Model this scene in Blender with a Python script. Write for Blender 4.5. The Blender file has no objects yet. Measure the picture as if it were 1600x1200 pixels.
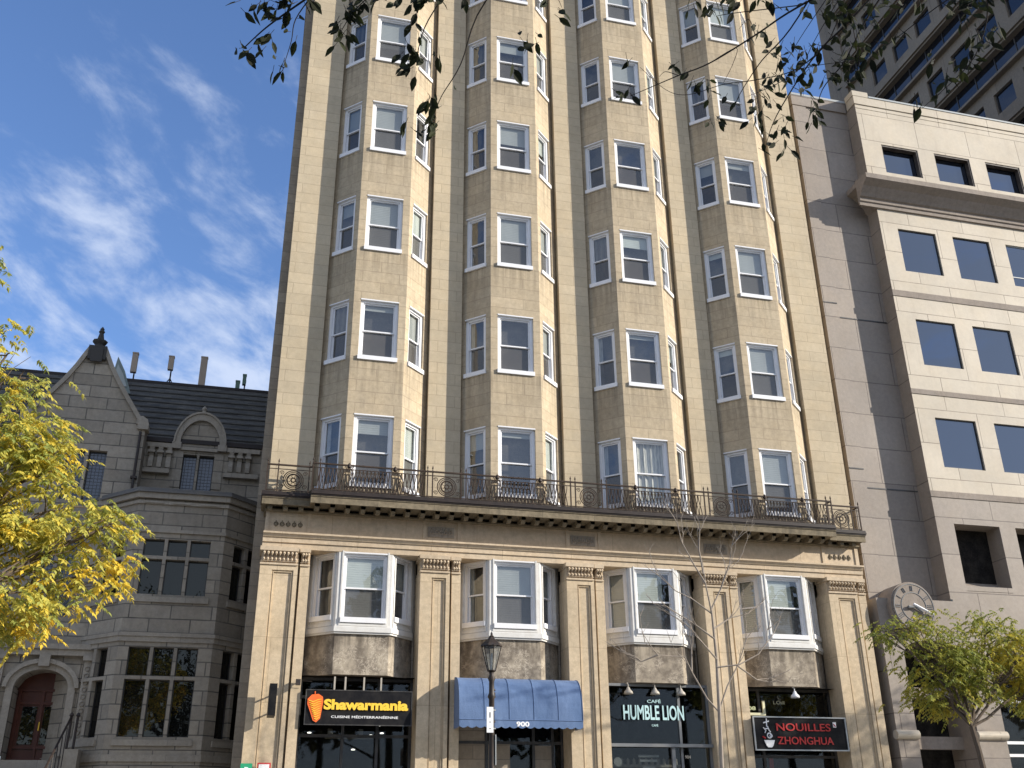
import bpy, math, random
import numpy as np
from mathutils import Vector, Matrix
R = math.radians
PI = math.pi
rnd = random.Random(7)
S = bpy.context.scene
COL = S.collection

# ------------------------------------------------------------------ camera
cam_d = bpy.data.cameras.new("camera")
cam = bpy.data.objects.new("camera", cam_d); COL.objects.link(cam)
S.camera = cam
CAM = Vector((-1.88, -21.965, 1.6))
PITCH, YAW, ROLL = R(24.087), R(14.662), R(-0.538)
Fv = Vector((math.sin(YAW)*math.cos(PITCH), math.cos(YAW)*math.cos(PITCH), math.sin(PITCH)))
Rv = Fv.cross(Vector((0, 0, 1))).normalized(); Uv = Rv.cross(Fv)
c_, s_ = math.cos(ROLL), math.sin(ROLL)
Rr = c_*Rv + s_*Uv; Ur = -s_*Rv + c_*Uv
M = Matrix.Identity(4)
for i in range(3):
    M[i][0], M[i][1], M[i][2], M[i][3] = Rr[i], Ur[i], -Fv[i], CAM[i]
cam.matrix_world = M
cam_d.sensor_width = 36.0
cam_d.lens = 1551.76/1600*36.0
cam_d.clip_start = 0.05; cam_d.clip_end = 3000
S.render.resolution_x = 1024; S.render.resolution_y = 768

# ------------------------------------------------------------------ light
SUN_AZ = R(64.0)      # to the right of the street-side normal
SUN_EL = R(23.2)
to_sun = Vector((math.sin(SUN_AZ)*math.cos(SUN_EL), -math.cos(SUN_AZ)*math.cos(SUN_EL), math.sin(SUN_EL)))
sd = bpy.data.lights.new("sun", 'SUN'); sd.energy = 5.0; sd.angle = R(0.5); sd.color = (1.0, 0.93, 0.82)
sun = bpy.data.objects.new("sun", sd); COL.objects.link(sun)
sun.rotation_euler = to_sun.to_track_quat('Z', 'Y').to_euler()
sun.location = (20, -20, 40)

W = bpy.data.worlds.new("World"); S.world = W; W.use_nodes = True
nt = W.node_tree; nt.nodes.clear()
def wn(t, **k):
    n = nt.nodes.new(t)
    for a, b in k.items(): setattr(n, a, b)
    return n
out = wn('ShaderNodeOutputWorld'); bg = wn('ShaderNodeBackground')
sky = wn('ShaderNodeTexSky', sky_type='NISHITA', sun_disc=False)
sky.sun_elevation = SUN_EL
sky.sun_rotation = math.atan2(to_sun.x, to_sun.y)
sky.altitude = 60; sky.air_density = 1.0; sky.dust_density = 0.6; sky.ozone_density = 2.2
tc = wn('ShaderNodeTexCoord')
sep = wn('ShaderNodeSeparateXYZ'); nt.links.new(tc.outputs['Generated'], sep.inputs[0])
zz = wn('ShaderNodeMath', operation='ADD'); zz.inputs[1].default_value = 0.22
nt.links.new(sep.outputs[2], zz.inputs[0])
zm = wn('ShaderNodeMath', operation='MAXIMUM'); zm.inputs[1].default_value = 0.05
nt.links.new(zz.outputs[0], zm.inputs[0])
dx = wn('ShaderNodeMath', operation='DIVIDE'); dy = wn('ShaderNodeMath', operation='DIVIDE')
nt.links.new(sep.outputs[0], dx.inputs[0]); nt.links.new(zm.outputs[0], dx.inputs[1])
nt.links.new(sep.outputs[1], dy.inputs[0]); nt.links.new(zm.outputs[0], dy.inputs[1])
cmb = wn('ShaderNodeCombineXYZ'); nt.links.new(dx.outputs[0], cmb.inputs[0]); nt.links.new(dy.outputs[0], cmb.inputs[1])
mp = wn('ShaderNodeMapping'); mp.inputs['Scale'].default_value = (3.3, 5.2, 1)
mr_ = wn('ShaderNodeMapping'); mr_.inputs['Rotation'].default_value = (0, 0, R(-56))
mp.inputs['Location'].default_value = (4.1, 1.7, 0)
nt.links.new(cmb.outputs[0], mr_.inputs[0]); nt.links.new(mr_.outputs[0], mp.inputs[0])
n1 = wn('ShaderNodeTexNoise'); n1.inputs['Scale'].default_value = 1.7; n1.inputs['Detail'].default_value = 8; n1.inputs['Roughness'].default_value = 0.60; n1.inputs['Distortion'].default_value = 0.2
nt.links.new(mp.outputs[0], n1.inputs['Vector'])
n2 = wn('ShaderNodeTexNoise'); n2.inputs['Scale'].default_value = 0.9; n2.inputs['Detail'].default_value = 2
nt.links.new(cmb.outputs[0], n2.inputs['Vector'])
mul = wn('ShaderNodeMath', operation='MULTIPLY_ADD'); mul.inputs[1].default_value = 0.55
nt.links.new(n2.outputs[0], mul.inputs[0]); nt.links.new(n1.outputs[0], mul.inputs[2])
# clouds gather in a bank to the left (west) above the mansion, thin out overhead
lowz = wn('ShaderNodeMapRange'); lowz.inputs[1].default_value = 0.3; lowz.inputs[2].default_value = 0.75
lowz.inputs[3].default_value = 0.13; lowz.inputs[4].default_value = -0.12
nt.links.new(sep.outputs[2], lowz.inputs[0])
ad = wn('ShaderNodeMath', operation='ADD'); nt.links.new(mul.outputs[0], ad.inputs[0]); nt.links.new(lowz.outputs[0], ad.inputs[1])
back = wn('ShaderNodeMapRange'); back.inputs[1].default_value = 0.2; back.inputs[2].default_value = -0.5
back.inputs[3].default_value = 0.0; back.inputs[4].default_value = 0.24      # more cloud over the campus side, seen in the panes
nt.links.new(sep.outputs[1], back.inputs[0])
ad2 = wn('ShaderNodeMath', operation='ADD'); nt.links.new(ad.outputs[0], ad2.inputs[0]); nt.links.new(back.outputs[0], ad2.inputs[1])
cr = wn('ShaderNodeMapRange', interpolation_type='SMOOTHSTEP'); cr.inputs[1].default_value = 0.70; cr.inputs[2].default_value = 1.04
cr.inputs[3].default_value = 0.0; cr.inputs[4].default_value = 0.72
nt.links.new(ad2.outputs[0], cr.inputs[0])
tint = wn('ShaderNodeMix', data_type='RGBA', blend_type='MULTIPLY'); tint.inputs[0].default_value = 1.0
tint.inputs[7].default_value = (0.92, 1.06, 1.32, 1)
nt.links.new(sky.outputs[0], tint.inputs[6])
mx = wn('ShaderNodeMix', data_type='RGBA')
nt.links.new(cr.outputs[0], mx.inputs[0]); nt.links.new(tint.outputs[2], mx.inputs[6])
mx.inputs[7].default_value = (4.6, 5.1, 6.1, 1)
nt.links.new(mx.outputs[2], bg.inputs[0]); bg.inputs[1].default_value = 0.122
nt.links.new(bg.outputs[0], out.inputs[0])

S.view_settings.view_transform = 'Standard'; S.view_settings.look = 'None'
S.view_settings.gamma = 1.0; S.view_settings.use_curve_mapping = False
S.view_settings.exposure = 0.52
S.render.engine = 'CYCLES'
S.cycles.max_bounces = 7; S.cycles.transparent_max_bounces = 12

# ------------------------------------------------------------------ materials
MAT = {}
class NB:
    """tiny node helper"""
    def __init__(s, name):
        s.m = bpy.data.materials.new(name); s.m.use_nodes = True
        s.t = s.m.node_tree; s.t.nodes.clear()
        s.out = s.n('ShaderNodeOutputMaterial')
        MAT[name] = s.m
    def n(s, t, ins=None, **k):
        n = s.t.nodes.new(t)
        for a, b in k.items(): setattr(n, a, b)
        if ins:
            for a, b in ins.items():
                if isinstance(b, bpy.types.NodeSocket): s.t.links.new(b, n.inputs[a])
                else: n.inputs[a].default_value = b
        return n
    def uv(s, scale=(1, 1, 1), loc=(0, 0, 0)):
        u = s.n('ShaderNodeTexCoord')
        return s.n('ShaderNodeMapping', {'Vector': u.outputs['UV'], 'Scale': scale, 'Location': loc}).outputs[0]
    def obj(s, scale=(1, 1, 1)):
        u = s.n('ShaderNodeNewGeometry')
        return s.n('ShaderNodeMapping', {'Vector': u.outputs['Position'], 'Scale': scale}).outputs[0]
    def noise(s, vec, sc, det=4, rough=0.55):
        return s.n('ShaderNodeTexNoise', {'Vector': vec, 'Scale': sc, 'Detail': det, 'Roughness': rough}).outputs[0]
    def mr(s, v, a, b, c=0.0, d=1.0):
        return s.n('ShaderNodeMapRange', {0: v, 1: a, 2: b, 3: c, 4: d}).outputs[0]
    def mix(s, f, a, b, mode='MIX'):
        n = s.n('ShaderNodeMix', data_type='RGBA', blend_type=mode)
        for i, v in ((0, f), (6, a), (7, b)):
            if isinstance(v, bpy.types.NodeSocket): s.t.links.new(v, n.inputs[i])
            else: n.inputs[i].default_value = v if i == 0 else (tuple(v)+(1,) if len(v) == 3 else v)
        return n.outputs[2]
    def math(s, op, a, b):
        n = s.n('ShaderNodeMath', operation=op)
        for i, v in ((0, a), (1, b)):
            if isinstance(v, bpy.types.NodeSocket): s.t.links.new(v, n.inputs[i])
            else: n.inputs[i].default_value = v
        return n.outputs[0]
    def fin(s, col, rough=0.7, bump=None, bstr=0.3, bdist=0.02, spec=0.4, metal=0.0, **extra):
        p = s.n('ShaderNodeBsdfPrincipled')
        def setp(k, v):
            if isinstance(v, bpy.types.NodeSocket): s.t.links.new(v, p.inputs[k])
            else: p.inputs[k].default_value = v
        setp('Base Color', col if isinstance(col, bpy.types.NodeSocket) else tuple(col)+(1,))
        setp('Roughness', rough); setp('Specular IOR Level', spec); setp('Metallic', metal)
        for k, v in extra.items(): setp(k.replace('_', ' '), v)
        if bump is not None:
            b = s.n('ShaderNodeBump', {'Height': bump, 'Strength': bstr, 'Distance': bdist})
            s.t.links.new(b.outputs[0], p.inputs['Normal'])
        s.t.links.new(p.outputs[0], s.out.inputs[0])
        return s.m

def stone(name, base, joint, bw=0.95, bh=0.31, mort=0.011, var=0.12, stain=0.35, stain_col=(0.13, 0.11, 0.09), rough=0.85, patch=0.15, offs=0.5, jmix=0.6, speck=0.10, loc=(0.0, 0.0, 0.0)):
    b = NB(name)
    uv = b.uv(loc=loc); pos = b.obj()
    br = b.n('ShaderNodeTexBrick', {'Vector': uv, 'Color1': (0, 0, 0, 1), 'Color2': (1, 1, 1, 1), 'Mortar': (0.5, 0.5, 0.5, 1), 'Scale': 1.0, 'Mortar Size': mort, 'Mortar Smooth': 0.25, 'Bias': 0.0, 'Brick Width': bw, 'Row Height': bh}, offset=offs)
    tone = b.mr(br.outputs['Color'], 0, 1, 1-var, 1+var)
    grain = b.noise(pos, 9, 6, 0.7); fine = b.noise(pos, 60, 3, 0.7); big = b.noise(pos, 0.7, 4, 0.6)
    tone = b.math('MULTIPLY', tone, b.mr(grain, 0.3, 0.7, 1-patch, 1+patch))
    tone = b.math('MULTIPLY', tone, b.mr(fine, 0.3, 0.7, 1-speck, 1+speck))
    tone = b.math('MULTIPLY', tone, b.mr(big, 0.3, 0.7, 0.90, 1.08))
    col = b.mix(1.0, base, b.n('ShaderNodeCombineColor', {0: tone, 1: tone, 2: tone}).outputs[0], 'MULTIPLY')
    warm = b.noise(pos, 1.6, 3, 0.6)
    col = b.mix(b.mr(warm, 0.4, 0.7, 0.0, 0.35), col, b.mix(1.0, col, (1.04, 0.98, 0.88), 'MULTIPLY'))
    streak = b.noise(b.uv((3.2, 0.32, 1)), 1.6, 6, 0.62)
    grime = b.math('MULTIPLY', b.mr(streak, 0.50, 0.74, 0, 1), b.mr(b.noise(pos, 1.1, 3), 0.38, 0.62, 0, 1))
    col = b.mix(b.math('MULTIPLY', grime, stain), col, stain_col)
    if name == 'limestone':
        z = b.n('ShaderNodeSeparateXYZ', {0: pos}).outputs[2]
        fr = b.math('FRACT', b.math('DIVIDE', b.math('SUBTRACT', 8.92+31.0, z), 3.096), 0)   # 0 at each sill, growing downward
        drip = b.noise(b.uv((7.0, 0.25, 1)), 1.3, 5, 0.6)
        fall = b.mr(fr, 0.0, 0.34, 1.0, 0.0)
        st = b.math('MULTIPLY', b.mr(drip, 0.40, 0.64, 0.0, 1.0), b.math('MULTIPLY', fall, b.mr(fr, 0.0, 0.01, 0.0, 1.0)))
        col = b.mix(b.math('MULTIPLY', st, 0.5), col, (0.11, 0.088, 0.06))
    jn = b.math('MULTIPLY', br.outputs['Fac'], b.mr(b.noise(pos, 2.3, 3), 0.3, 0.65, 0.55, 1.0))
    col = b.mix(b.math('MULTIPLY', jn, jmix), col, joint)
    hgt = b.math('SUBTRACT', b.math('MULTIPLY', grain, 0.5), b.math('MULTIPLY', br.outputs['Fac'], 0.8))
    return b.fin(col, rough, hgt, 0.35, 0.012, spec=0.25)

TAN = (0.49, 0.375, 0.235)
stone('limestone', (0.45, 0.37, 0.258), (0.22, 0.17, 0.12), bw=0.93, bh=0.302, stain=0.42, var=0.055, jmix=0.5)
stone('limestone_pier', (0.485, 0.405, 0.285), (0.27, 0.215, 0.15), bw=0.93, bh=0.302, stain=0.12, var=0.045, patch=0.08, jmix=0.5, loc=(0.28, 0, 0))
stone('limestone_smooth', (0.52, 0.42, 0.29), (0.26, 0.2, 0.13), bw=1.45, bh=1.35, stain=0.22, mort=0.007, var=0.04)
stone('limestone_trim', (0.52, 0.42, 0.30), (0.25, 0.19, 0.13), bw=1.7, bh=5.0, stain=0.25, mort=0.007, var=0.05, loc=(0.3, 1.1, 0))
stone('limestone_dirty_shaded', (0.20, 0.165, 0.112), (0.09, 0.08, 0.06), bw=1.3, bh=9.0, stain=0.85, stain_col=(0.06, 0.055, 0.045), mort=0.01, patch=0.3)  # weathered cornice stone, colour deepened further for the shade on its underside
stone('side_wall', (0.30, 0.255, 0.2), (0.14, 0.12, 0.1), bw=0.9, bh=0.3, stain=0.3)
stone('grey_stone', (0.32, 0.28, 0.225), (0.07, 0.066, 0.06), bw=0.95, bh=0.33, mort=0.016, var=0.16, stain=0.35, jmix=0.85)
stone('grey_trim', (0.34, 0.30, 0.245), (0.15, 0.14, 0.13), bw=1.4, bh=9.0, mort=0.008, var=0.06, stain=0.3)
stone('cream_panel', (0.50, 0.44, 0.35), (0.16, 0.125, 0.10), bw=1.95, bh=1.04, mort=0.014, var=0.055, stain=0.34, patch=0.05, stain_col=(0.3, 0.24, 0.19), jmix=0.85, speck=0.06, loc=(-0.2, 0.11, 0), rough=0.6)
stone('mauve_stone', (0.275, 0.235, 0.198), (0.10, 0.08, 0.07), bw=1.95, bh=1.02, mort=0.016, var=0.075, stain=0.3, patch=0.10, stain_col=(0.2, 0.16, 0.14), jmix=0.85, speck=0.12, rough=0.55)
stone('mauve_band', (0.275, 0.235, 0.20), (0.2, 0.16, 0.14), bw=1.95, bh=20, mort=0.01, var=0.03, stain=0.15)
stone('tower_precast', (0.225, 0.19, 0.15), (0.12, 0.1, 0.09), bw=2.6, bh=40, mort=0.02, var=0.06, stain=0.2, jmix=0.6, speck=0.15)

def mottled_panel():
    b = NB('mottled_panel')
    pos = b.obj()
    w = b.noise(pos, 2.6, 6, 0.72)
    sc = b.n('ShaderNodeTexNoise', {'Vector': b.obj((1, 1, 1)), 'Scale': 4.5, 'Detail': 8, 'Roughness': 0.75, 'Distortion': 1.6}).outputs[0]
    col = b.mix(b.mr(w, 0.40, 0.62), (0.17, 0.142, 0.112), (0.38, 0.325, 0.25))
    ridge = b.math('ABSOLUTE', b.math('SUBTRACT', sc, 0.5), 0)
    lines = b.math('MULTIPLY', b.mr(ridge, 0.0, 0.02, 1.0, 0.0), b.mr(b.noise(pos, 3.1, 2), 0.45, 0.6))
    col = b.mix(b.math('MULTIPLY', lines, 0.9), col, (0.75, 0.66, 0.53))
    z = b.n('ShaderNodeSeparateXYZ', {0: b.n('ShaderNodeNewGeometry').outputs['Position']}).outputs[2]
    drip = b.math('MULTIPLY', b.mr(b.noise(b.uv((5, 0.5, 1)), 1.5, 4), 0.42, 0.6), b.mr(z, 5.0, 5.4, 0.0, 1.0))
    col = b.mix(b.math('MULTIPLY', drip, 0.6), col, (0.08, 0.065, 0.05))
    edge = b.math('MULTIPLY', b.mr(z, 4.75, 4.62, 0.0, 1.0), b.mr(b.noise(pos, 5, 3), 0.4, 0.6))
    col = b.mix(b.math('MULTIPLY', edge, 0.55), col, (0.5, 0.42, 0.32))
    b.fin(col, 0.85, sc, 0.3, 0.01, spec=0.2)
mottled_panel()

def paint(name, col, rough=0.45, dirt=0.15, dcol=(0.3, 0.27, 0.22), sc=3.0, spec=0.4, metal=0.0, bump=True):
    b = NB(name); pos = b.obj()
    n = b.noise(pos, sc, 6, 0.65); m = b.noise(pos, sc*9, 3, 0.6)
    f = b.math('MULTIPLY', b.mr(n, 0.42, 0.72), dirt)
    c = b.mix(f, col, dcol)
    c = b.mix(b.math('MULTIPLY', b.mr(m, 0.4, 0.7), dirt*0.4), c, dcol)
    return b.fin(c, b.mr(n, 0.3, 0.7, rough*0.8, min(1, rough*1.25)), m if bump else None, 0.12, 0.004, spec=spec, metal=metal)
paint('white_vinyl', (0.78, 0.78, 0.79), 0.4, 0.10)
paint('white_paint', (0.66, 0.65, 0.62), 0.55, 0.35, (0.42, 0.38, 0.32), 5)
paint('black_iron', (0.022, 0.018, 0.016), 0.5, 0.5, (0.07, 0.04, 0.025), 12)
paint('rail_iron', (0.042, 0.030, 0.024), 0.6, 0.6, (0.09, 0.062, 0.045), 10, spec=0.15)
paint('flashing', (0.028, 0.022, 0.02), 0.5, 0.4, (0.06, 0.042, 0.035), 6, spec=0.25)
paint('black_sign', (0.008, 0.008, 0.010), 0.5, 0.04, spec=0.15)
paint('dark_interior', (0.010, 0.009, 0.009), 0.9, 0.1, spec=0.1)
paint('room_dark', (0.035, 0.033, 0.033), 0.9, 0.3)
paint('dark_frame', (0.03, 0.03, 0.032), 0.4, 0.2)
paint('grey_frame', (0.16, 0.17, 0.18), 0.45, 0.2)
paint('brown_metal', (0.05, 0.035, 0.028), 0.5, 0.3)
paint('sign_yellow', (0.95, 0.60, 0.06), 0.4, 0.03)
paint('sign_orange', (0.90, 0.16, 0.03), 0.4, 0.05)
paint('sign_white', (0.85, 0.85, 0.85), 0.4, 0.05)
paint('sign_red', (0.50, 0.04, 0.04), 0.35, 0.1, (0.75, 0.28, 0.22), 9)
paint('sign_cyan', (0.50, 0.70, 0.70), 0.4, 0.3, (0.25, 0.45, 0.5), 2)
paint('sign_green', (0.02, 0.33, 0.16), 0.4, 0.1)
paint('plain_red', (0.5, 0.02, 0.02), 0.5, 0.1)
paint('pink_card', (0.75, 0.3, 0.32), 0.5, 0.1)
paint('antenna_tan', (0.42, 0.33, 0.25), 0.6, 0.1)
paint('antenna_green', (0.12, 0.2, 0.15), 0.6, 0.1)
paint('copper_cap', (0.22, 0.27, 0.25), 0.6, 0.3)
paint('cream_line', (0.75, 0.72, 0.48), 0.5, 0.1)
paint('lead_cap', (0.13, 0.125, 0.12), 0.7, 0.3)
paint('metal_lamp', (0.42, 0.38, 0.32), 0.4, 0.2)
paint('door_wood', (0.10, 0.028, 0.016), 0.35, 0.5, (0.05, 0.015, 0.01), 4)
paint('soot_stone', (0.05, 0.046, 0.042), 0.8, 0.3, (0.12, 0.11, 0.10), 4)
paint('steel_flash', (0.40, 0.42, 0.42), 0.4, 0.2)

def awning_mat():
    b = NB('awning_cloth'); pos = b.obj()
    n = b.noise(b.obj((1.4, 1, 0.8)), 1.2, 3, 0.5); w = b.noise(pos, 120, 2, 0.5)
    c = b.mix(b.mr(n, 0.35, 0.7), (0.085, 0.145, 0.275), (0.12, 0.185, 0.325))
    b.fin(c, 0.75, b.math('ADD', b.math('MULTIPLY', n, 1.0), b.math('MULTIPLY', w, 0.1)), 0.8, 0.08, spec=0.2, Sheen_Weight=0.15)
awning_mat()

def slate():
    b = NB('slate_roof'); uv = b.uv()
    br = b.n('ShaderNodeTexBrick', {'Vector': uv, 'Color1': (0, 0, 0, 1), 'Color2': (1, 1, 1, 1), 'Mortar': (0, 0, 0, 1), 'Scale': 1.0, 'Mortar Size': 0.006, 'Brick Width': 0.25, 'Row Height': 0.12})
    t = b.mr(br.outputs['Color'], 0, 1, 0.75, 1.25)
    n = b.mr(b.noise(b.obj(), 1.3, 5), 0.3, 0.7, 0.7, 1.25)
    t = b.math('MULTIPLY', t, n)
    c = b.mix(1.0, (0.10, 0.092, 0.076), b.n('ShaderNodeCombineColor', {0: t, 1: t, 2: t}).outputs[0], 'MULTIPLY')
    b.fin(c, 0.6, b.math('MULTIPLY', br.outputs['Fac'], -1.0), 0.4, 0.01)
slate()

def simple_ground(name, a, bcol, sc, rough=0.9):
    b = NB(name); pos = b.obj()
    c = b.mix(b.noise(pos, sc, 8, 0.7), a, bcol)
    b.fin(c, rough, b.noise(pos, 40, 4), 0.3, 0.01)
simple_ground('asphalt', (0.04, 0.04, 0.042), (0.07, 0.07, 0.07), 2)
simple_ground('concrete', (0.30, 0.29, 0.27), (0.40, 0.385, 0.36), 1.5)
simple_ground('soil', (0.09, 0.075, 0.05), (0.14, 0.12, 0.08), 0.5)
simple_ground('line_paint', (0.7, 0.7, 0.66), (0.8, 0.8, 0.78), 5)
simple_ground('roof_gravel', (0.2, 0.19, 0.18), (0.3, 0.29, 0.28), 4)

def glass(name, tint=0.75, ior=1.75, haze=0.0, hcol=(0.2, 0.21, 0.2), wav=0.3, wsc=2.2):
    """thin pane: mirror by Fresnel, otherwise see-through to blind and room; haze = insect screen"""
    b = NB(name)
    wv = b.n('ShaderNodeBump', {'Height': b.noise(b.obj(), wsc, 2, 0.4), 'Strength': wav, 'Distance': 0.01})
    f0 = ((ior-1)/(ior+1))**2*1.6
    lw = b.n('ShaderNodeLayerWeight', {'Blend': 0.5, 'Normal': wv.outputs[0]}).outputs['Facing']
    fr = b.math('ADD', b.math('MULTIPLY', b.math('POWER', lw, 5.0), 1-f0), f0)     # the same from either side of the pane
    tr = b.n('ShaderNodeBsdfTransparent', {'Color': (tint, tint*1.02, tint*1.01, 1)})
    gl = b.n('ShaderNodeBsdfGlossy', {'Roughness': 0.02, 'Color': (0.9, 0.95, 1, 1), 'Normal': wv.outputs[0]})
    base = tr.outputs[0]
    if haze:
        df = b.n('ShaderNodeBsdfDiffuse', {'Color': tuple(hcol)+(1,)})
        mh = b.n('ShaderNodeMixShader', {0: haze, 1: tr.outputs[0], 2: df.outputs[0]})
        base = mh.outputs[0]
    ms = b.n('ShaderNodeMixShader', {0: fr, 1: base, 2: gl.outputs[0]})
    b.t.links.new(ms.outputs[0], b.out.inputs[0])
glass('pane_glass', tint=0.88, ior=1.75, wav=0.5, wsc=1.6)
glass('screen_glass', tint=0.6, ior=1.45, haze=0.55, hcol=(0.135, 0.13, 0.125))
glass('shop_glass', tint=0.7, ior=1.28, wav=0.06, wsc=0.8)
glass('lamp_glass', tint=0.9, ior=1.3, haze=0.15, hcol=(0.5, 0.5, 0.48))
def dark_glass(name, col, ior, wav=0.15, wsc=1.0, tint=(0.75, 0.85, 1.0)):
    b = NB(name)
    wv = b.n('ShaderNodeBump', {'Height': b.noise(b.obj(), wsc, 2, 0.4), 'Strength': wav, 'Distance': 0.01})
    fr = b.n('ShaderNodeFresnel', {'IOR': ior, 'Normal': wv.outputs[0]})
    df = b.n('ShaderNodeBsdfDiffuse', {'Color': tuple(col)+(1,)})
    gl = b.n('ShaderNodeBsdfGlossy', {'Roughness': 0.01, 'Color': tuple(tint)+(1,), 'Normal': wv.outputs[0]})
    ms = b.n('ShaderNodeMixShader', {0: fr.outputs[0], 1: df.outputs[0], 2: gl.outputs[0]})
    b.t.links.new(ms.outputs[0], b.out.inputs[0])
dark_glass('office_glass', (0.01, 0.013, 0.02), 2.3, wav=0.5, wsc=0.7)
dark_glass('tower_glass', (0.012, 0.013, 0.016), 1.65, tint=(0.85, 0.88, 0.95))
dark_glass('mansion_glass', (0.008, 0.008, 0.008), 1.55, 0.6, 3.0, (0.9, 0.9, 0.8))

def cloth_mat(name, a, bcol):
    b = NB(name)
    w = b.n('ShaderNodeTexWave', {'Vector': b.uv(), 'Scale': 2.2, 'Distortion': 4.0, 'Detail': 2}).outputs[0]
    b.fin(b.mix(w, a, bcol), 0.9, w, 0.4, 0.03)
def blind_mat(name, col):
    b = NB(name)
    n = b.noise(b.uv((1.5, 0.6, 1)), 2.0, 3)
    w = b.n('ShaderNodeTexWave', {'Vector': b.uv(), 'Scale': 6.0}, bands_direction='Y').outputs[0]
    b.fin(b.mix(b.mr(n, 0.35, 0.65, 0, 0.5), col, tuple(c*0.72 for c in col)), 0.9, w, 0.3, 0.01)
blind_mat('blind_grey', (0.33, 0.345, 0.335))
blind_mat('blind_light', (0.47, 0.50, 0.47))
cloth_mat('curtain', (0.25, 0.25, 0.23), (0.6, 0.58, 0.52))
cloth_mat('curtain_dark', (0.07, 0.065, 0.06), (0.18, 0.165, 0.14))

def emit(name, col, st):
    b = NB(name)
    e = b.n('ShaderNodeEmission', {'Color': tuple(col)+(1,), 'Strength': st})
    b.t.links.new(e.outputs[0], b.out.inputs[0])
emit('lit_bulb', (1.0, 0.95, 0.85), 3.0)
emit('lit_number', (0.95, 0.95, 0.55), 0.45)

def leaf_mat(name, cols, trans=0.35, rough=0.5):
    b = NB(name)
    at = b.n('ShaderNodeAttribute', attribute_name='tone').outputs['Fac']
    ramp = b.n('ShaderNodeValToRGB', {0: at}); el = ramp.color_ramp.elements
    while len(el) < len(cols): el.new(0.5)
    for i, (p, c) in enumerate(cols):
        el[i].position = p; el[i].color = tuple(c)+(1,)
    c = ramp.outputs[0]
    p = b.n('ShaderNodeBsdfPrincipled', {'Base Color': c, 'Roughness': rough, 'Specular IOR Level': 0.35})
    t = b.n('ShaderNodeBsdfTranslucent', {'Color': c})
    m = b.n('ShaderNodeMixShader', {0: trans, 1: p.outputs[0], 2: t.outputs[0]})
    b.t.links.new(m.outputs[0], b.out.inputs[0])
leaf_mat('leaf_gold', [(0.0, (0.10, 0.16, 0.045)), (0.35, (0.34, 0.38, 0.10)), (0.66, (0.66, 0.57, 0.11)), (1.0, (0.87, 0.62, 0.07))], 0.45)
leaf_mat('leaf_green', [(0.0, (0.07, 0.11, 0.035)), (0.45, (0.20, 0.25, 0.06)), (0.8, (0.40, 0.38, 0.07)), (1.0, (0.55, 0.45, 0.06))], 0.45)
leaf_mat('leaf_shaded', [(0.0, (0.010, 0.013, 0.006)), (1.0, (0.035, 0.042, 0.012))], 0.3, 0.8)  # near-black leaf colour stands in for the shade on the overhanging boughs
leaf_mat('leaf_belt', [(0.0, (0.03, 0.04, 0.015)), (0.6, (0.07, 0.09, 0.02)), (1.0, (0.2, 0.17, 0.03))], 0.25)
def bark(name, a, bcol):
    b = NB(name)
    n = b.noise(b.obj((1, 1, 0.25)), 30, 5, 0.7)
    b.fin(b.mix(n, a, bcol), 0.9, n, 0.6, 0.01)
bark('bark_brown', (0.06, 0.045, 0.03), (0.16, 0.12, 0.09))
bark('bark_dark', (0.018, 0.014, 0.011), (0.045, 0.035, 0.028))
bark('bark_pale', (0.17, 0.14, 0.11), (0.42, 0.36, 0.30))
def leaded():
    b = NB('leaded_glass')
    uv = b.uv()
    br = b.n('ShaderNodeTexBrick', {'Vector': uv, 'Color1': (0, 0, 0, 1), 'Color2': (1, 1, 1, 1), 'Mortar': (0, 0, 0, 1), 'Scale': 1.0, 'Mortar Size': 0.006, 'Mortar Smooth': 0.0, 'Brick Width': 0.09, 'Row Height': 0.09}, offset=0.0)
    c = b.mix(br.outputs['Fac'], (0.06, 0.075, 0.10), (0.01, 0.01, 0.012))
    b.fin(c, b.mr(br.outputs['Fac'], 0, 1, 0.12, 0.6), br.outputs['Fac'], 0.3, 0.01, spec=0.8)
leaded()

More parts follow.
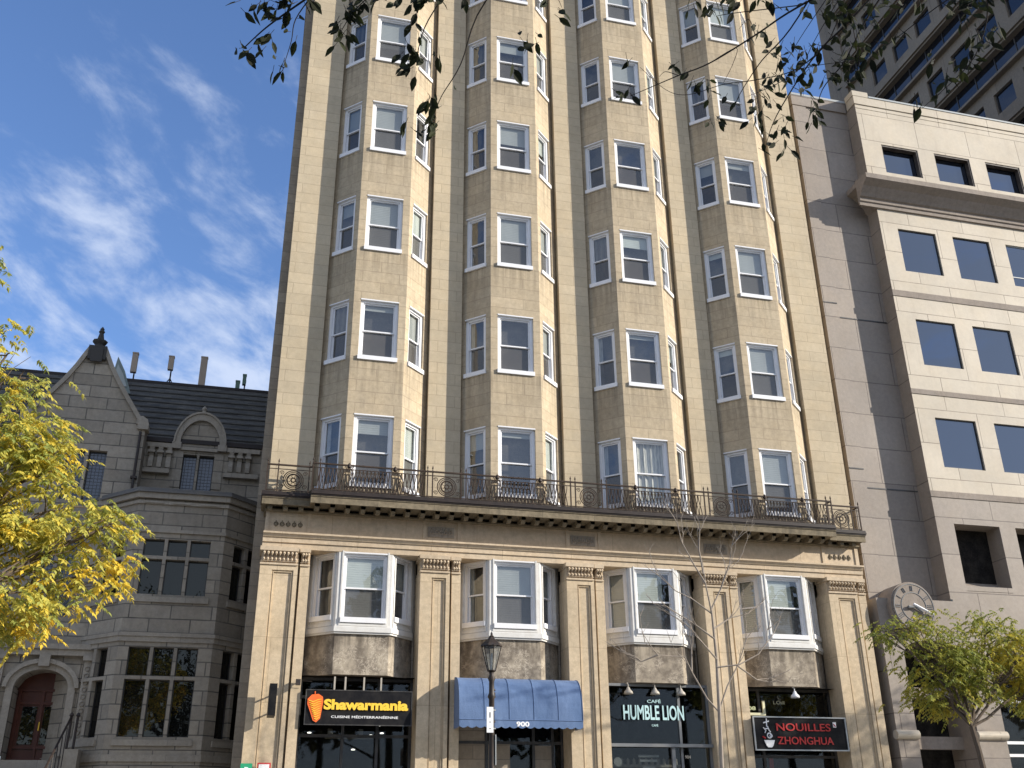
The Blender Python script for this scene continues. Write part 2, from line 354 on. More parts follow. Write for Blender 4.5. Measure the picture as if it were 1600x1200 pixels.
# ------------------------------------------------------------------ mesh helpers
class MB:
    def __init__(s): s.v = []; s.f = []; s.mi = []; s.cur = 0; s.tone = []
    def quad(s, *p):
        n = len(s.v); s.v += [tuple(q) for q in p]; s.f.append(tuple(range(n, n+len(p)))); s.mi.append(s.cur); return s
    def box(s, x0, x1, y0, y1, z0, z1, T=None):
        P = [(x0, y0, z0), (x1, y0, z0), (x1, y1, z0), (x0, y1, z0), (x0, y0, z1), (x1, y0, z1), (x1, y1, z1), (x0, y1, z1)]
        if T is not None: P = [tuple(T @ Vector(p)) for p in P]
        n = len(s.v); s.v += P
        for f in ((0, 1, 5, 4), (1, 2, 6, 5), (2, 3, 7, 6), (3, 0, 4, 7), (4, 5, 6, 7), (3, 2, 1, 0)):
            s.f.append(tuple(n+i for i in f)); s.mi.append(s.cur)
        return s
    def prism(s, pts, a, b, axis='x'):
        """pts: 2-D outline; extruded from a to b along axis ('x': pts=(y,z), 'y': pts=(x,z), 'z': pts=(x,y))"""
        def m(p, t):
            return {'x': (t, p[0], p[1]), 'y': (p[0], t, p[1]), 'z': (p[0], p[1], t)}[axis]
        n = len(s.v); k = len(pts)
        s.v += [m(p, a) for p in pts]+[m(p, b) for p in pts]
        for i in range(k):
            j = (i+1) % k; s.f.append((n+i, n+j, n+k+j, n+k+i)); s.mi.append(s.cur)
        s.f.append(tuple(n+i for i in reversed(range(k)))); s.f.append(tuple(n+k+i for i in range(k))); s.mi += [s.cur]*2
        return s
    def tube(s, path, r, sides=6, cap=True):
        path = [Vector(p) for p in path]; k = len(path)
        rs = r if isinstance(r, (list, tuple)) else [r]*k
        n0 = len(s.v); up = None
        for i, p in enumerate(path):
            d = (path[min(i+1, k-1)]-path[max(i-1, 0)])
            d = d.normalized() if d.length > 1e-9 else Vector((0, 0, 1))
            if up is None:
                up = Vector((0, 0, 1)) if abs(d.z) < 0.9 else Vector((1, 0, 0))
            a = d.cross(up)
            if a.length < 1e-6: a = d.cross(Vector((1, 0.2, 0)))
            a.normalize(); b = a.cross(d).normalized(); up = b
            for j in range(sides):
                t = 2*PI*j/sides
                s.v.append(tuple(p+rs[i]*(math.cos(t)*a+math.sin(t)*b)))
        for i in range(k-1):
            for j in range(sides):
                j2 = (j+1) % sides
                s.f.append((n0+i*sides+j, n0+i*sides+j2, n0+(i+1)*sides+j2, n0+(i+1)*sides+j)); s.mi.append(s.cur)
        if cap:
            s.f.append(tuple(n0+j for j in reversed(range(sides)))); s.f.append(tuple(n0+(k-1)*sides+j for j in range(sides))); s.mi += [s.cur]*2
        return s
    def lathe(s, prof, cx, cy, sides=16):
        n0 = len(s.v)
        for r, z in prof:
            for j in range(sides):
                t = 2*PI*j/sides; s.v.append((cx+r*math.cos(t), cy+r*math.sin(t), z))
        for i in range(len(prof)-1):
            for j in range(sides):
                j2 = (j+1) % sides
                s.f.append((n0+i*sides+j, n0+i*sides+j2, n0+(i+1)*sides+j2, n0+(i+1)*sides+j)); s.mi.append(s.cur)
        return s
    def ring(s, cx, y, cz, R0, r, n=20, sides=5, T=None):
        s.tube([(cx+R0*math.cos(2*PI*i/n), y, cz+R0*math.sin(2*PI*i/n)) for i in range(n+1)], r, sides, False)
        return s
    def wall(s, T, L, z0, z1, holes, depth=0.16, x0=0.0):
        """wall sheet in the frame T (x along, -y outward) with real openings and reveals"""
        xs = sorted(set([x0, L]+[h[0] for h in holes]+[h[1] for h in holes]))
        zs = sorted(set([z0, z1]+[h[2] for h in holes]+[h[3] for h in holes]))
        def P(x, y, z): return tuple(T @ Vector((x, y, z)))
        for i in range(len(xs)-1):
            for j in range(len(zs)-1):
                cx, cz = (xs[i]+xs[i+1])/2, (zs[j]+zs[j+1])/2
                if any(h[0] < cx < h[1] and h[2] < cz < h[3] for h in holes): continue
                s.quad(P(xs[i], 0, zs[j]), P(xs[i+1], 0, zs[j]), P(xs[i+1], 0, zs[j+1]), P(xs[i], 0, zs[j+1]))
        for a, b, c, d in holes:
            s.quad(P(a, 0, c), P(a, 0, d), P(a, depth, d), P(a, depth, c))
            s.quad(P(b, 0, d), P(b, 0, c), P(b, depth, c), P(b, depth, d))
            s.quad(P(a, 0, c), P(a, depth, c), P(b, depth, c), P(b, 0, c))
            s.quad(P(a, 0, d), P(b, 0, d), P(b, depth, d), P(a, depth, d))
        return s
    def mesh(s, name, mats):
        me = bpy.data.meshes.new(name)
        me.from_pydata(s.v, [], s.f)
        for m in (mats if isinstance(mats, (list, tuple)) else [mats]): me.materials.append(MAT[m])
        if any(s.mi): me.polygons.foreach_set('material_index', s.mi)
        nl = len(me.loops)
        if nl:
            co = np.empty(len(me.vertices)*3); me.vertices.foreach_get('co', co); co = co.reshape(-1, 3)
            nm = np.empty(len(me.polygons)*3); me.polygons.foreach_get('normal', nm); nm = nm.reshape(-1, 3)
            ls = np.empty(len(me.polygons), int); me.polygons.foreach_get('loop_total', ls)
            vi = np.empty(nl, int); me.loops.foreach_get('vertex_index', vi)
            N = np.repeat(nm, ls, axis=0); P = co[vi]
            t = np.stack([-N[:, 1], N[:, 0], np.zeros(nl)], 1)
            ln = np.linalg.norm(t, axis=1)
            flat = ln < 0.05
            t[~flat] /= ln[~flat, None]
            u = (P*t).sum(1); w = P[:, 2].copy()
            slope = (~flat) & (np.abs(N[:, 2]) > 0.15)
            w[slope] = P[slope, 2]/np.maximum(ln[slope], 0.2)
            u[flat] = P[flat, 0]; w[flat] = P[flat, 1]
            uvl = me.uv_layers.new(name='UVMap'); uvl.data.foreach_set('uv', np.stack([u, w], 1).ravel())
        if s.tone:
            a = me.attributes.new('tone', 'FLOAT', 'FACE'); a.data.foreach_set('value', s.tone)
        me.update()
        return me
    def build(s, name, mats, parent=None, world=True, smooth=False):
        me = s.mesh(name, mats)
        if smooth: me.polygons.foreach_set('use_smooth', [True]*len(me.polygons))
        return link(name, me, parent, world)
def link(name, me, parent=None, world=True):
    o = bpy.data.objects.new(name, me); COL.objects.link(o)
    if parent is not None:
        o.parent = parent
        if world: o.matrix_parent_inverse = base_of(parent).inverted()
    return o
def base_of(p):
    m = Matrix.Translation(p.location) @ Matrix.Rotation(p.rotation_euler[2], 4, 'Z') if p.rotation_euler[2] else Matrix.Translation(p.location)
    if p.parent is not None: m = base_of(p.parent) @ p.matrix_parent_inverse @ m
    return m
def tag(o, label, cat, group=None):
    o['label'] = label; o['category'] = cat
    if group: o['group'] = group
    return o
def thing(name, label, cat, loc=(0, 0, 0), group=None):
    o = bpy.data.objects.new(name, None); COL.objects.link(o); o.location = loc
    o.empty_display_size = 0.3
    return tag(o, label, cat, group)
def frame(x, y, ang=0.0, z=0.0): return Matrix.Translation((x, y, z)) @ Matrix.Rotation(ang, 4, 'Z')
ID = Matrix.Identity(4)

def text(name, s, mat, x, y, z, height, width=None, parent=None, depth=0.015, bold=0.0, shear=0.0, spacing=1.0):
    """lettering facing the street; x,z = lower-left corner, solid letters"""
    cu = bpy.data.curves.new(name, 'FONT'); cu.body = s; cu.size = 1.0; cu.extrude = 0.0
    cu.offset = bold; cu.shear = shear; cu.space_character = spacing; cu.resolution_u = 4
    o = bpy.data.objects.new(name, cu); COL.objects.link(o)
    dg = bpy.context.evaluated_depsgraph_get()
    me0 = bpy.data.meshes.new_from_object(o.evaluated_get(dg))
    bpy.data.objects.remove(o)
    co = [v.co.copy() for v in me0.vertices]
    x0 = min(c.x for c in co); x1 = max(c.x for c in co); y0 = min(c.y for c in co); y1 = max(c.y for c in co)
    sc = height/(y1-y0); sx = (width/(x1-x0)) if width else sc
    front = [(x+(c.x-x0)*sx, y-depth, z+(c.y-y0)*sc) for c in co]
    back = [(p[0], y, p[2]) for p in front]
    faces = [tuple(p.vertices) for p in me0.polygons]
    cnt = {}
    for f in faces:
        for i in range(len(f)):
            e = (f[i], f[(i+1) % len(f)]); cnt[e] = 1
    m = MB(); m.v = front+back; m.f = list(faces); k = len(co)
    for (a, b) in cnt:
        if (b, a) not in cnt: m.f.append((b, a, a+k, b+k))
    m.mi = [0]*len(m.f)
    bpy.data.meshes.remove(me0)
    return m.build(name, mat, parent)

def struct(name, mb, mats):
    o = mb.build(name, mats); o['kind'] = 'structure'; return o

# ------------------------------------------------------------------ ground
struct('ground', MB().quad((-900, -900, -0.02), (900, -900, -0.02), (900, 900, -0.02), (-900, 900, -0.02)), 'soil')
struct('road', MB().quad((-300, -18, 0.0), (300, -18, 0.0), (300, -6.4, 0.0), (-300, -6.4, 0.0)), 'asphalt')
m = MB(); m.box(-300, 300, -6.4, 14, -0.1, 0.14)
struct('sidewalk', m, 'concrete')
m = MB(); m.box(-300, 300, -30, -18, -0.1, 0.14)
struct('sidewalk', m, 'concrete')
m = MB()
for i in range(-20, 21): m.quad((i*7, -12.3, 0.006), (i*7+3, -12.3, 0.006), (i*7+3, -12.15, 0.006), (i*7, -12.15, 0.006))
struct('road_marking', m, 'line_paint')

# ================================================================== APARTMENT BUILDING
AB = thing('apartment_building', 'tall tan limestone apartment building with four stacks of white bay windows over shops', 'building', (5.74, 4, 0))
BX = [0.475+3.5*i for i in range(4)]           # bay centres
YP = 0.50                                      # face of the piers
ZT = [10.58+3.096*k for k in range(7)]         # window heads
HW = 1.66
ZTOP = 31.6
# solid core
m = MB()
m.box(-2.02, 13.52, 0.9, 14, 8.4, ZTOP)
m.box(-2.02, -1.3, 0.9, 14, 0, 8.4); m.box(12.9, 13.52, 0.9, 14, 0, 8.4)
m.build('core_wall', 'side_wall', AB)
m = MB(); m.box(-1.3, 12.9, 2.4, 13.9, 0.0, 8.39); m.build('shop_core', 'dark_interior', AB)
m = MB(); m.box(-2.1, 13.6, -0.1, 14.1, ZTOP, ZTOP+0.4); m.build('roof_parapet', 'limestone_trim', AB)
# piers between the bays
piers = [(-1.81, BX[0]-1.31)]+[(BX[i]+1.365, BX[i+1]-1.31) for i in range(3)]+[(BX[3]+1.365, 13.3)]
for a, b in piers:
    m = MB(); m.box(a, b, YP, 0.95, 8.6, ZTOP); m.build('pier', 'limestone_pier', AB)
inter = MB()
variants = {}
def win_meshes(w, h, mull=False):
    """double-hung window: shared frame and two panes, local x 0..w, z 0..h, street side at y<0"""
    key = (w, h)
    if key in variants: return variants[key]
    c, cb, mid = (0.05 if w in (0.99, 0.54) else 0.082), 0.11, h*0.50
    f = MB()
    f.box(0, c, 0.05, 0.17, cb, h-0.065); f.box(w-c, w, 0.05, 0.17, cb, h-0.065)
    f.box(0, w, 0.05, 0.17, h-0.065, h)
    f.box(-0.012, w+0.012, -0.045, 0.17, 0.0, cb)
    f.box(0, w, -0.012, 0.05, h-0.012, h+0.018)
    sx0, sx1 = c, w-c
    def ring(z0, z1, y0, y1, t=0.034):
        f.box(sx0, sx0+t, y0, y1, z0, z1); f.box(sx1-t, sx1, y0, y1, z0, z1)
        f.box(sx0+t, sx1-t, y0, y1, z1-t, z1); f.box(sx0+t, sx1-t, y0, y1, z0, z0+t)
    ring(mid-0.018, h-0.067, 0.085, 0.118); ring(cb+0.002, mid+0.018, 0.122, 0.150)
    up = MB().quad((sx0+0.03, 0.10, mid), (sx1-0.03, 0.10, mid), (sx1-0.03, 0.10, h-0.095), (sx0+0.03, 0.10, h-0.095))
    lo = MB().quad((sx0+0.03, 0.136, cb+0.03), (sx1-0.03, 0.136, cb+0.03), (sx1-0.03, 0.136, mid), (sx0+0.03, 0.136, mid))
    variants[key] = (f.mesh('window', 'white_vinyl'), up.mesh('pane', 'pane_glass'), lo.mesh('pane', 'screen_glass'), lo.mesh('pane', 'pane_glass'))
    return variants[key]
blinds = {}
def blind_mesh(w, h, kind):
    key = (w, h, kind)
    if key in blinds: return blinds[key]
    b = MB(); y = 0.185 if kind in ('curtain', 'sides', 'drape') else 0.155; c = 0.05
    def folds(x0, x1, z0, z1, amp=0.02, n=14):
        for i in range(n):
            a, d = x0+(x1-x0)*i/n, x0+(x1-x0)*(i+1)/n
            ya = y+amp*math.sin(i*2.1); yb = y+amp*math.sin((i+1)*2.1)
            b.quad((a, ya, z0), (d, yb, z0), (d, yb, z1), (a, ya, z1))
            b.quad((a, ya+0.006, z1), (d, yb+0.006, z1), (d, yb+0.006, z0), (a, ya+0.006, z0))
    mat = 'blind_grey'
    if kind == 'full': b.box(c, w-c, y, y+0.006, 0.08, h-0.05)
    elif kind == 'light': b.box(c, w-c, y, y+0.006, 0.08, h-0.05); mat = 'blind_light'
    elif kind[0] == 'q': b.box(c, w-c, y, y+0.006, h*(1-int(kind[1:])/100), h-0.05); mat = 'blind_light' if int(kind[1:]) % 2 else 'blind_grey'
    elif kind == 'half': b.box(c, w-c, y, y+0.006, h*0.48, h-0.05)
    elif kind == 'third': b.box(c, w-c, y, y+0.006, h*0.72, h-0.05)
    elif kind == 'threequarter': b.box(c, w*0.76, y, y+0.006, 0.08, h-0.05); mat = 'blind_light'
    elif kind == 'curtain': folds(c, w*0.92, 0.08, h-0.05, 0.03); mat = 'curtain'
    elif kind == 'sides': folds(c, w*0.3, 0.08, h-0.05, 0.03, 6); folds(w*0.72, w-c, 0.08, h-0.05, 0.03, 6); mat = 'curtain'
    elif kind == 'drape': folds(c, w-c, 0.08, h-0.05, 0.03); mat = 'curtain_dark'
    blinds[key] = b.mesh('blind', mat)
    return blinds[key]
def place_window(x, y, ang, z, w, h, kind, screen=True, mats=None):
    fr, up, lo, lo2 = win_meshes(w, h)
    o = link('window', fr, AB); o.location = (x, y, z); o.rotation_euler = (0, 0, ang)
    link('pane', up, o, False); link('pane', lo if screen else lo2, o, False)
    if kind: link('blind', blind_mesh(w, h, kind), o, False)
    T = frame(x, y, ang, z)
    q = [T @ Vector(p) for p in ((0, 0.30, 0), (w, 0.30, 0), (w, 0.30, h), (0, 0.30, h))]
    inter.quad(*q)
    for a in (0, w):
        inter.quad(*[T @ Vector(p) for p in ((a, 0.165, 0), (a, 0.30, 0), (a, 0.30, h), (a, 0.165, h))])
    for a in (0, h):
        inter.quad(*[T @ Vector(p) for p in ((0, 0.165, a), (w, 0.165, a), (w, 0.30, a), (0, 0.30, a))])
    return o
front_kinds = {  # what hangs behind each front window, ground up
    0: ['q24', 'q14', 'full', 'full', 'q62', 'full', 'half'],
    1: ['q12', None, 'full', 'q40', 'q26', None, 'full'],
    2: ['curtain', 'q12', 'q27', None, 'q64', 'full', 'half'],
    3: ['q84', 'full', 'q90', 'q16', 'q58', 'light', 'full']}
rk = random.Random(3)
FW, OW = 0.95, 0.63
for b, cx in enumerate(BX):
    fx0 = cx-0.655
    m = MB()
    hf, ho = [], []
    for k in range(7):
        hh = HW if k else 1.80
        zt = ZT[k]; z0 = zt-hh
        hf.append((0.18, 0.18+FW, z0, zt)); ho.append((0.15, 0.15+OW, z0, zt))
    s2 = math.sqrt(0.5); LO = 0.99
    TF = frame(fx0, 0.0)
    m.wall(TF, 1.31, 8.6, ZTOP, hf)
    # right oblique: starts at the right front corner
    TR = frame(cx+0.655, 0.0, PI/4)
    m.wall(TR, LO, 8.6, ZTOP, ho)
    # left oblique: local x runs toward the corner
    TL = frame(cx-0.655-LO*s2, LO*s2, -PI/4)
    hl = [(LO-0.15-OW, LO-0.15, a[2], a[3]) for a in ho]
    m.wall(TL, LO, 8.6, ZTOP, hl)
    # returns beside the piers (dark vertical grooves)
    m.quad((cx+0.655+LO*s2, LO*s2, 8.6), (cx+0.655+LO*s2, 0.88, 8.6), (cx+0.655+LO*s2, 0.88, ZTOP), (cx+0.655+LO*s2, LO*s2, ZTOP))
    m.quad((cx-0.655-LO*s2, LO*s2, 8.6), (cx-0.655-LO*s2, LO*s2, ZTOP), (cx-0.655-LO*s2, 0.88, ZTOP), (cx-0.655-LO*s2, 0.88, 8.6))
    m.build('bay_wall', 'limestone', AB)
    for k in range(7):
        hh = HW if k else 1.80
        z0 = ZT[k]-hh
        place_window(fx0+0.18, 0.0, 0.0, z0, FW, hh, front_kinds[b][k], screen=(k > 0 or b in (0, 3)))
        p = TL @ Vector((LO-0.15-OW, 0, 0))
        place_window(p.x, p.y, -PI/4, z0, OW, hh, rk.choice([None, 'sides', 'q28', 'q50', 'drape', None, 'q15']))
        p = TR @ Vector((0.15, 0, 0))
        place_window(p.x, p.y, PI/4, z0, OW, hh, rk.choice(['full', 'q56', 'curtain', 'q80', 'light', 'sides', 'q35']))
# cornice, frieze and balcony slab
def profile(m, prof, x0, x1, yback=0.9):
    pts = [(yback, prof[0][1])]+list(prof)+[(yback, prof[-1][1])]
    m.prism(pts, x0, x1, 'x')
m = MB()
profile(m, [(0.42, 7.36), (0.42, 7.49), (0.39, 7.495), (0.39, 7.60), (0.365, 7.605), (0.33, 7.66), (0.30, 7.675), (0.30, 7.715), (0.45, 7.73)], -1.82, 13.30)
m.build('architrave', 'limestone_trim', AB)
m = MB()
m.box(-1.80, 13.28, 0.47, 0.9, 7.73, 8.20)
for a, b in ((-1.80, -1.72), (-0.86, -0.79), (1.80, 1.88), (2.62, 2.70), (5.30, 5.38), (6.12, 6.20), (8.8, 8.88), (9.62, 9.70), (12.22, 12.3), (13.18, 13.28)):
    m.box(a, b, 0.445, 0.47, 7.73, 8.20)
m.build('frieze', 'limestone_trim', AB)
m = MB()
# carved frieze panels over the pilasters
for px in (-1.72, 12.3):
    for i in range(5):
        cx = px+0.16+i*0.135
        m.ring(cx, 0.465, 7.93, 0.042, 0.014, 10, 4)
        m.box(cx-0.012, cx+0.012, 0.45, 0.47, 7.87, 8.01)
m.build('carved_ornament', 'limestone_dirty_shaded', AB)
for px in (1.92, 5.42, 8.92):
    m = MB()
    m.box(px, px+0.62, 0.455, 0.47, 7.83, 8.08)
    for i in range(5):
        m.ring(px+0.09+i*0.11, 0.448, 7.955, 0.04, 0.016, 10, 4)
        m.tube([(px+0.03+i*0.11, 0.45, 7.86), (px+0.09+i*0.11, 0.44, 8.05)], 0.012, 4)
    m.build('carved_ornament', 'side_wall', AB)
m = MB()
profile(m, [(0.43, 8.20), (0.40, 8.23), (0.40, 8.26), (0.44, 8.28)], -1.84, 13.32)
segs = [(-1.92, -0.86, 0.17), (-0.86, 12.34, -0.14), (12.34, 13.38, 0.17)]
for a, b, y in segs:
    profile(m, [(y+0.10, 8.335), (y+0.04, 8.30), (y, 8.30), (y, 8.43), (y-0.02, 8.45), (y-0.02, 8.475)], a, b)
for i in range(45):
    x = -1.80+i*0.3445
    if x > 13.25: break
    yf = -0.02 if -0.8 < x < 12.25 else 0.27
    m.box(x+0.01, x+0.13, 0.02 if yf < 0 else 0.28, 0.44, 8.265, 8.34)
    m.prism([(yf+0.04, 8.34), (yf+0.04, 8.25), (yf+0.12, 8.185), (0.24, 8.20), (0.40, 8.26), (0.40, 8.34)] if yf < 0 else [(0.27, 8.34), (0.27, 8.22), (0.32, 8.19), (0.41, 8.26), (0.41, 8.34)], x+0.02, x+0.12, 'x')
m.build('cornice', 'limestone_dirty_shaded', AB)
m = MB()
for a, b, y in segs:
    profile(m, [(y-0.035, 8.475), (y-0.035, 8.50), (y-0.055, 8.505), (y-0.055, 8.545), (y-0.03, 8.55), (y-0.03, 8.60)], a-0.02*(a < -1), b+0.02*(b > 13))
m.build('balcony_slab', 'flashing', AB)

# iron balustrade
rail = MB()
def wave(x, y, z0, z1, amp, r=0.0075, n=8, ph=0):
    rail.tube([(x+amp*math.sin(PI*2*i/n+ph), y, z0+(z1-z0)*i/n) for i in range(n+1)], r, 4, False)
def scroll(cx, y, cz, R0, sgn=1, turns=1.4, r=0.008):
    rail.tube([(cx+sgn*R0*(1-0.75*i/16)*math.cos(turns*2*PI*i/16), y, cz+R0*(1-0.75*i/16)*math.sin(turns*2*PI*i/16)) for i in range(17)], r, 4, False)
def rail_run(x0, x1, y, post_end=True):
    rail.box(x0, x1, y-0.022, y+0.022, 9.23, 9.262)
    rail.box(x0, x1, y-0.01, y+0.01, 9.14, 9.155)
    rail.box(x0, x1, y-0.012, y+0.012, 8.63, 8.65)
def post(x, y, top=9.40):
    rail.box(x-0.014, x+0.014, y-0.014, y+0.014, 8.6, 9.27)
    rail.tube([(x, y, 9.26), (x, y, 9.31), (x, y, 9.33), (x, y, top)], [0.012, 0.011, 0.022, 0.002], 6)
YR, YE = -0.10, 0.20
rail_run(-0.86, 12.34, YR); rail_run(-1.86, -0.86, YE); rail_run(12.34, 13.33, YE)
for x, in ((-0.86,), (12.34,)):
    rail.box(x-0.012, x+0.012, YR, YE, 9.235, 9.262); rail.box(x-0.01, x+0.01, YR, YE, 8.63, 8.65)
for x, in ((-1.86,), (13.33,)):
    rail.box(x-0.012, x+0.012, YE, 0.56, 9.235, 9.262); rail.box(x-0.01, x+0.01, YE, 0.56, 8.63, 8.65)
    for q in (0.3, 0.42): rail.box(x-0.007, x+0.007, q-0.007, q+0.007, 8.63, 9.24)
for x in (-1.86, -1.62, -0.92, 12.42, 13.1, 13.33): post(x, YE)
for x in (-0.86, -0.70, 12.2, 12.34): post(x, YR)
meds = [(-1.27, YE)]
for i in range(3):
    c = 2.25+3.5*i
    for q in (c-0.47, c-0.35, c+0.33, c+0.45): post(q, YR)
    meds.append((c-0.01, YR))
meds.append((12.78, YE))
for cx, y in meds:
    for q in (-0.26, 0.26): scroll(cx+q, y, 9.06, 0.055, 1 if q > 0 else -1); scroll(cx+q, y, 8.74, 0.055, 1 if q > 0 else -1)
    for t in range(8):
        a = PI/4*t
        rail.tube([(cx+0.05*math.cos(a), y, 8.9+0.05*math.sin(a)), (cx+0.09*math.cos(a+0.5), y, 8.9+0.09*math.sin(a+0.5)), (cx+0.135*math.cos(a+0.2), y, 8.9+0.135*math.sin(a+0.2))], 0.006, 4, False)
RL = rail
rail_obj_parent = AB
for b, cx in enumerate(BX):
    # lattice of crossing curved bars between the medallions, with a lyre scroll beside each window
    x = cx-1.20
    i = 0
    while x < cx+1.22:
        if not any(abs(x-(cx+q)) < 0.10 for q in (-0.52, 0.54)):
            s = 1 if i % 2 else -1
            rail.tube([(x+s*0.036*math.cos(PI*t/7*1.0), YR, 8.64+0.5*t/7) for t in range(8)], 0.011, 4, False)
            rail.tube([(x-s*0.036*math.cos(PI*t/7*1.0), YR-0.006, 8.64+0.5*t/7) for t in range(8)], 0.009, 4, False)
        x += 0.088; i += 1
    for q in (-0.52, 0.54):
        for sg in (-1, 1):
            rail.tube([(cx+q+sg*w_, YR, z_) for w_, z_ in ((0.015, 8.65), (0.07, 8.74), (0.085, 8.83), (0.045, 8.92), (0.06, 9.01), (0.085, 9.07), (0.05, 9.13), (0.015, 9.2))], 0.011, 5, False)
            scroll(cx+q+sg*0.05, YR, 9.19, 0.05, sg); scroll(cx+q+sg*0.045, YR, 8.72, 0.04, sg)
        rail.box(cx+q-0.009, cx+q+0.009, YR-0.01, YR+0.01, 8.64, 9.24)
        rail.tube([(cx+q, YR, 9.2), (cx+q, YR, 9.27), (cx+q, YR, 9.31)], [0.05, 0.04, 0.005], 6)
ro = rail.build('balcony_railing', 'rail_iron', AB)
for cx, y in meds:
    rail = MB()
    rail.ring(cx, y, 8.9, 0.225, 0.013, 24); rail.ring(cx, y, 8.9, 0.185, 0.010, 24); rail.ring(cx, y, 8.9, 0.14, 0.020, 22); rail.ring(cx, y, 8.9, 0.05, 0.016, 10)
    rail.build('medallion', 'rail_iron', ro)

# pilasters of the shop storey
PX = [(-1.82, -0.74), (1.755, 2.70), (5.255, 6.20), (8.755, 9.70), (12.2, 13.28)]
YF = 0.36
for i, (a, b) in enumerate(PX):
    m = MB(); e = b-0.26
    pa, pb = a+0.26, e-0.09
    zt, zb = 6.86, 0.9
    # shaft with sunk panel
    T0 = frame(0, YF)
    m.wall(T0, e, 0.1, 6.97, [(pa, pb, zb, zt)], 0.05, x0=a)
    m.box(pa, pb, YF+0.05, YF+0.12, zb, zt)
    for q, w in ((0.0, 0.02), (0.03, 0.014)):      # moulded frame in the panel
        m.box(pa+q, pa+q+w, YF+0.028-q*0.3, YF+0.05, zb+q, zt-q); m.box(pb-q-w, pb-q, YF+0.028-q*0.3, YF+0.05, zb+q, zt-q)
        m.box(pa+q+w, pb-q-w, YF+0.028-q*0.3, YF+0.05, zt-q-w, zt-q)
    m.quad((a, YF, 0.1), (a, YF, 6.97), (a, 1.0, 6.97), (a, 1.0, 0.1)); m.quad((e, YF, 0.1), (e, 1.0, 0.1), (e, 1.0, 6.97), (e, YF, 6.97))
    m.box(e+0.05, b, YF+0.035, 1.0, 0.1, 6.97)
    m.box(e+0.001, e+0.05, YF+0.30, 0.99, 0.1, 7.36)
    m.box(a-0.05, e+0.03, YF-0.05, 0.9, 0.1, 0.75)
    o = m.build('pilaster', 'limestone_smooth', AB)
    c = MB()
    for (x0, x1, yo) in ((a, e, YF), (e+0.05, b, YF+0.035)):
        xx0, xx1 = x0, x1
        c.box(xx0-0.01, xx1+0.0, yo-0.03, 0.9, 6.97, 7.01)
        c.box(xx0+0.01, xx1-0.005, yo+0.045, 0.9, 7.01, 7.28)
        c.box(xx0-0.03, xx1, yo-0.06, 0.9, 7.28, 7.37)
        n = max(3, int((xx1-xx0)/0.085))
        for j in range(n):
            q = xx0+0.02+(xx1-xx0-0.04)*(j+0.5)/n
            for zc, rr, yy in ((7.225, 0.036, 0.03), (7.09, 0.032, 0.015)):
                c.tube([(q, yo-yy, zc+rr), (q, yo-yy-0.012, zc), (q, yo-yy+0.005, zc-rr*1.3)], [rr*0.5, rr, rr*0.25], 6)
            c.box(q-0.012, q+0.012, yo+0.005, yo+0.045, 7.03, 7.26)
        c.box(xx0-0.015, xx1, yo-0.035, yo, 7.265, 7.28); c.box(xx0-0.005, xx1, yo-0.02, yo, 7.045, 7.06)
    c.build('capital', 'limestone_trim', o)
# lintels behind the oriels
m = MB()
for i in range(4):
    a, b = PX[i][1], PX[i+1][0]
    m.box(a, b, 1.04, 1.2, 4.67, 7.4)
m.build('lintel_wall', 'side_wall', AB)

# white painted oriels of the first floor
OWW = 0.60
for b, cx in enumerate(BX):
    h = 0.61; L2 = 0.85; YQ = 0.43
    o = MB()
    zs0, zs1 = 5.70, 7.40
    cx = cx+0.03
    TF = frame(cx-h, YQ)
    wx0 = 0.61-0.495
    o.wall(TF, 2*h, zs0, zs1, [(wx0, wx0+0.99, 5.78, 7.35)])
    TR = frame(cx+h, YQ, PI/4); o.wall(TR, L2, zs0, zs1, [(0.12, 0.12+OWW, 5.84, 7.34)])
    TL = frame(cx-h-L2*s2, YQ+L2*s2, -PI/4); o.wall(TL, L2, zs0, zs1, [(L2-0.12-OWW, L2-0.12, 5.84, 7.34)])
    yb = L2*s2
    def grow(g): return [(cx-h-yb, YQ+yb-g*1.2), (cx-h-g*0.42, YQ-g), (cx+h+g*0.42, YQ-g), (cx+h+yb, YQ+yb-g*1.2), (cx+h+yb, 1.05), (cx-h-yb, 1.05)]
    o.prism(grow(0.030), 5.675, 5.70, 'z'); o.prism(grow(0.055), 5.575, 5.675, 'z'); o.prism(grow(0.025), 5.535, 5.575, 'z')
    # raised casings and corner beads
    for T, x0, x1 in ((TF, wx0-0.04, wx0+1.03), (TR, 0.085, 0.12+OWW+0.045), (TL, L2-0.12-OWW-0.045, L2-0.085)):
        o.box(x0, x0+0.035, -0.018, 0, 5.71, 7.39, T); o.box(x1-0.035, x1, -0.018, 0, 5.71, 7.39, T)
        o.box(x0+0.035, x1-0.035, -0.018, 0, 5.71, 5.76, T)
    o.build('oriel_casing', 'white_paint', AB)
    q = MB()
    q.prism([(cx-h-yb+0.01, 1.04), (cx-h-yb+0.01, YQ+yb+0.02), (cx-h+0.01, YQ+0.03), (cx+h-0.01, YQ+0.03), (cx+h+yb-0.01, YQ+yb+0.02), (cx+h+yb-0.01, 1.04)], 4.67, 5.535, 'z')
    q.build('oriel_apron', 'mottled_panel', AB)
    kf = ['light', 'full', 'threequarter', 'threequarter'][b]
    place_window(cx-h+wx0, YQ, 0.0, 5.78, 0.99, 1.57, kf, screen=True)
    p = TL @ Vector((L2-0.12-OWW, 0, 0)); place_window(p.x, p.y, -PI/4, 5.84, OWW, 1.50, ['drape', 'sides', 'full', 'full'][b], screen=False)
    p = TR @ Vector((0.12, 0, 0)); place_window(p.x, p.y, PI/4, 5.84, OWW, 1.50, ['half', 'full', 'full', 'third'][b], screen=True)
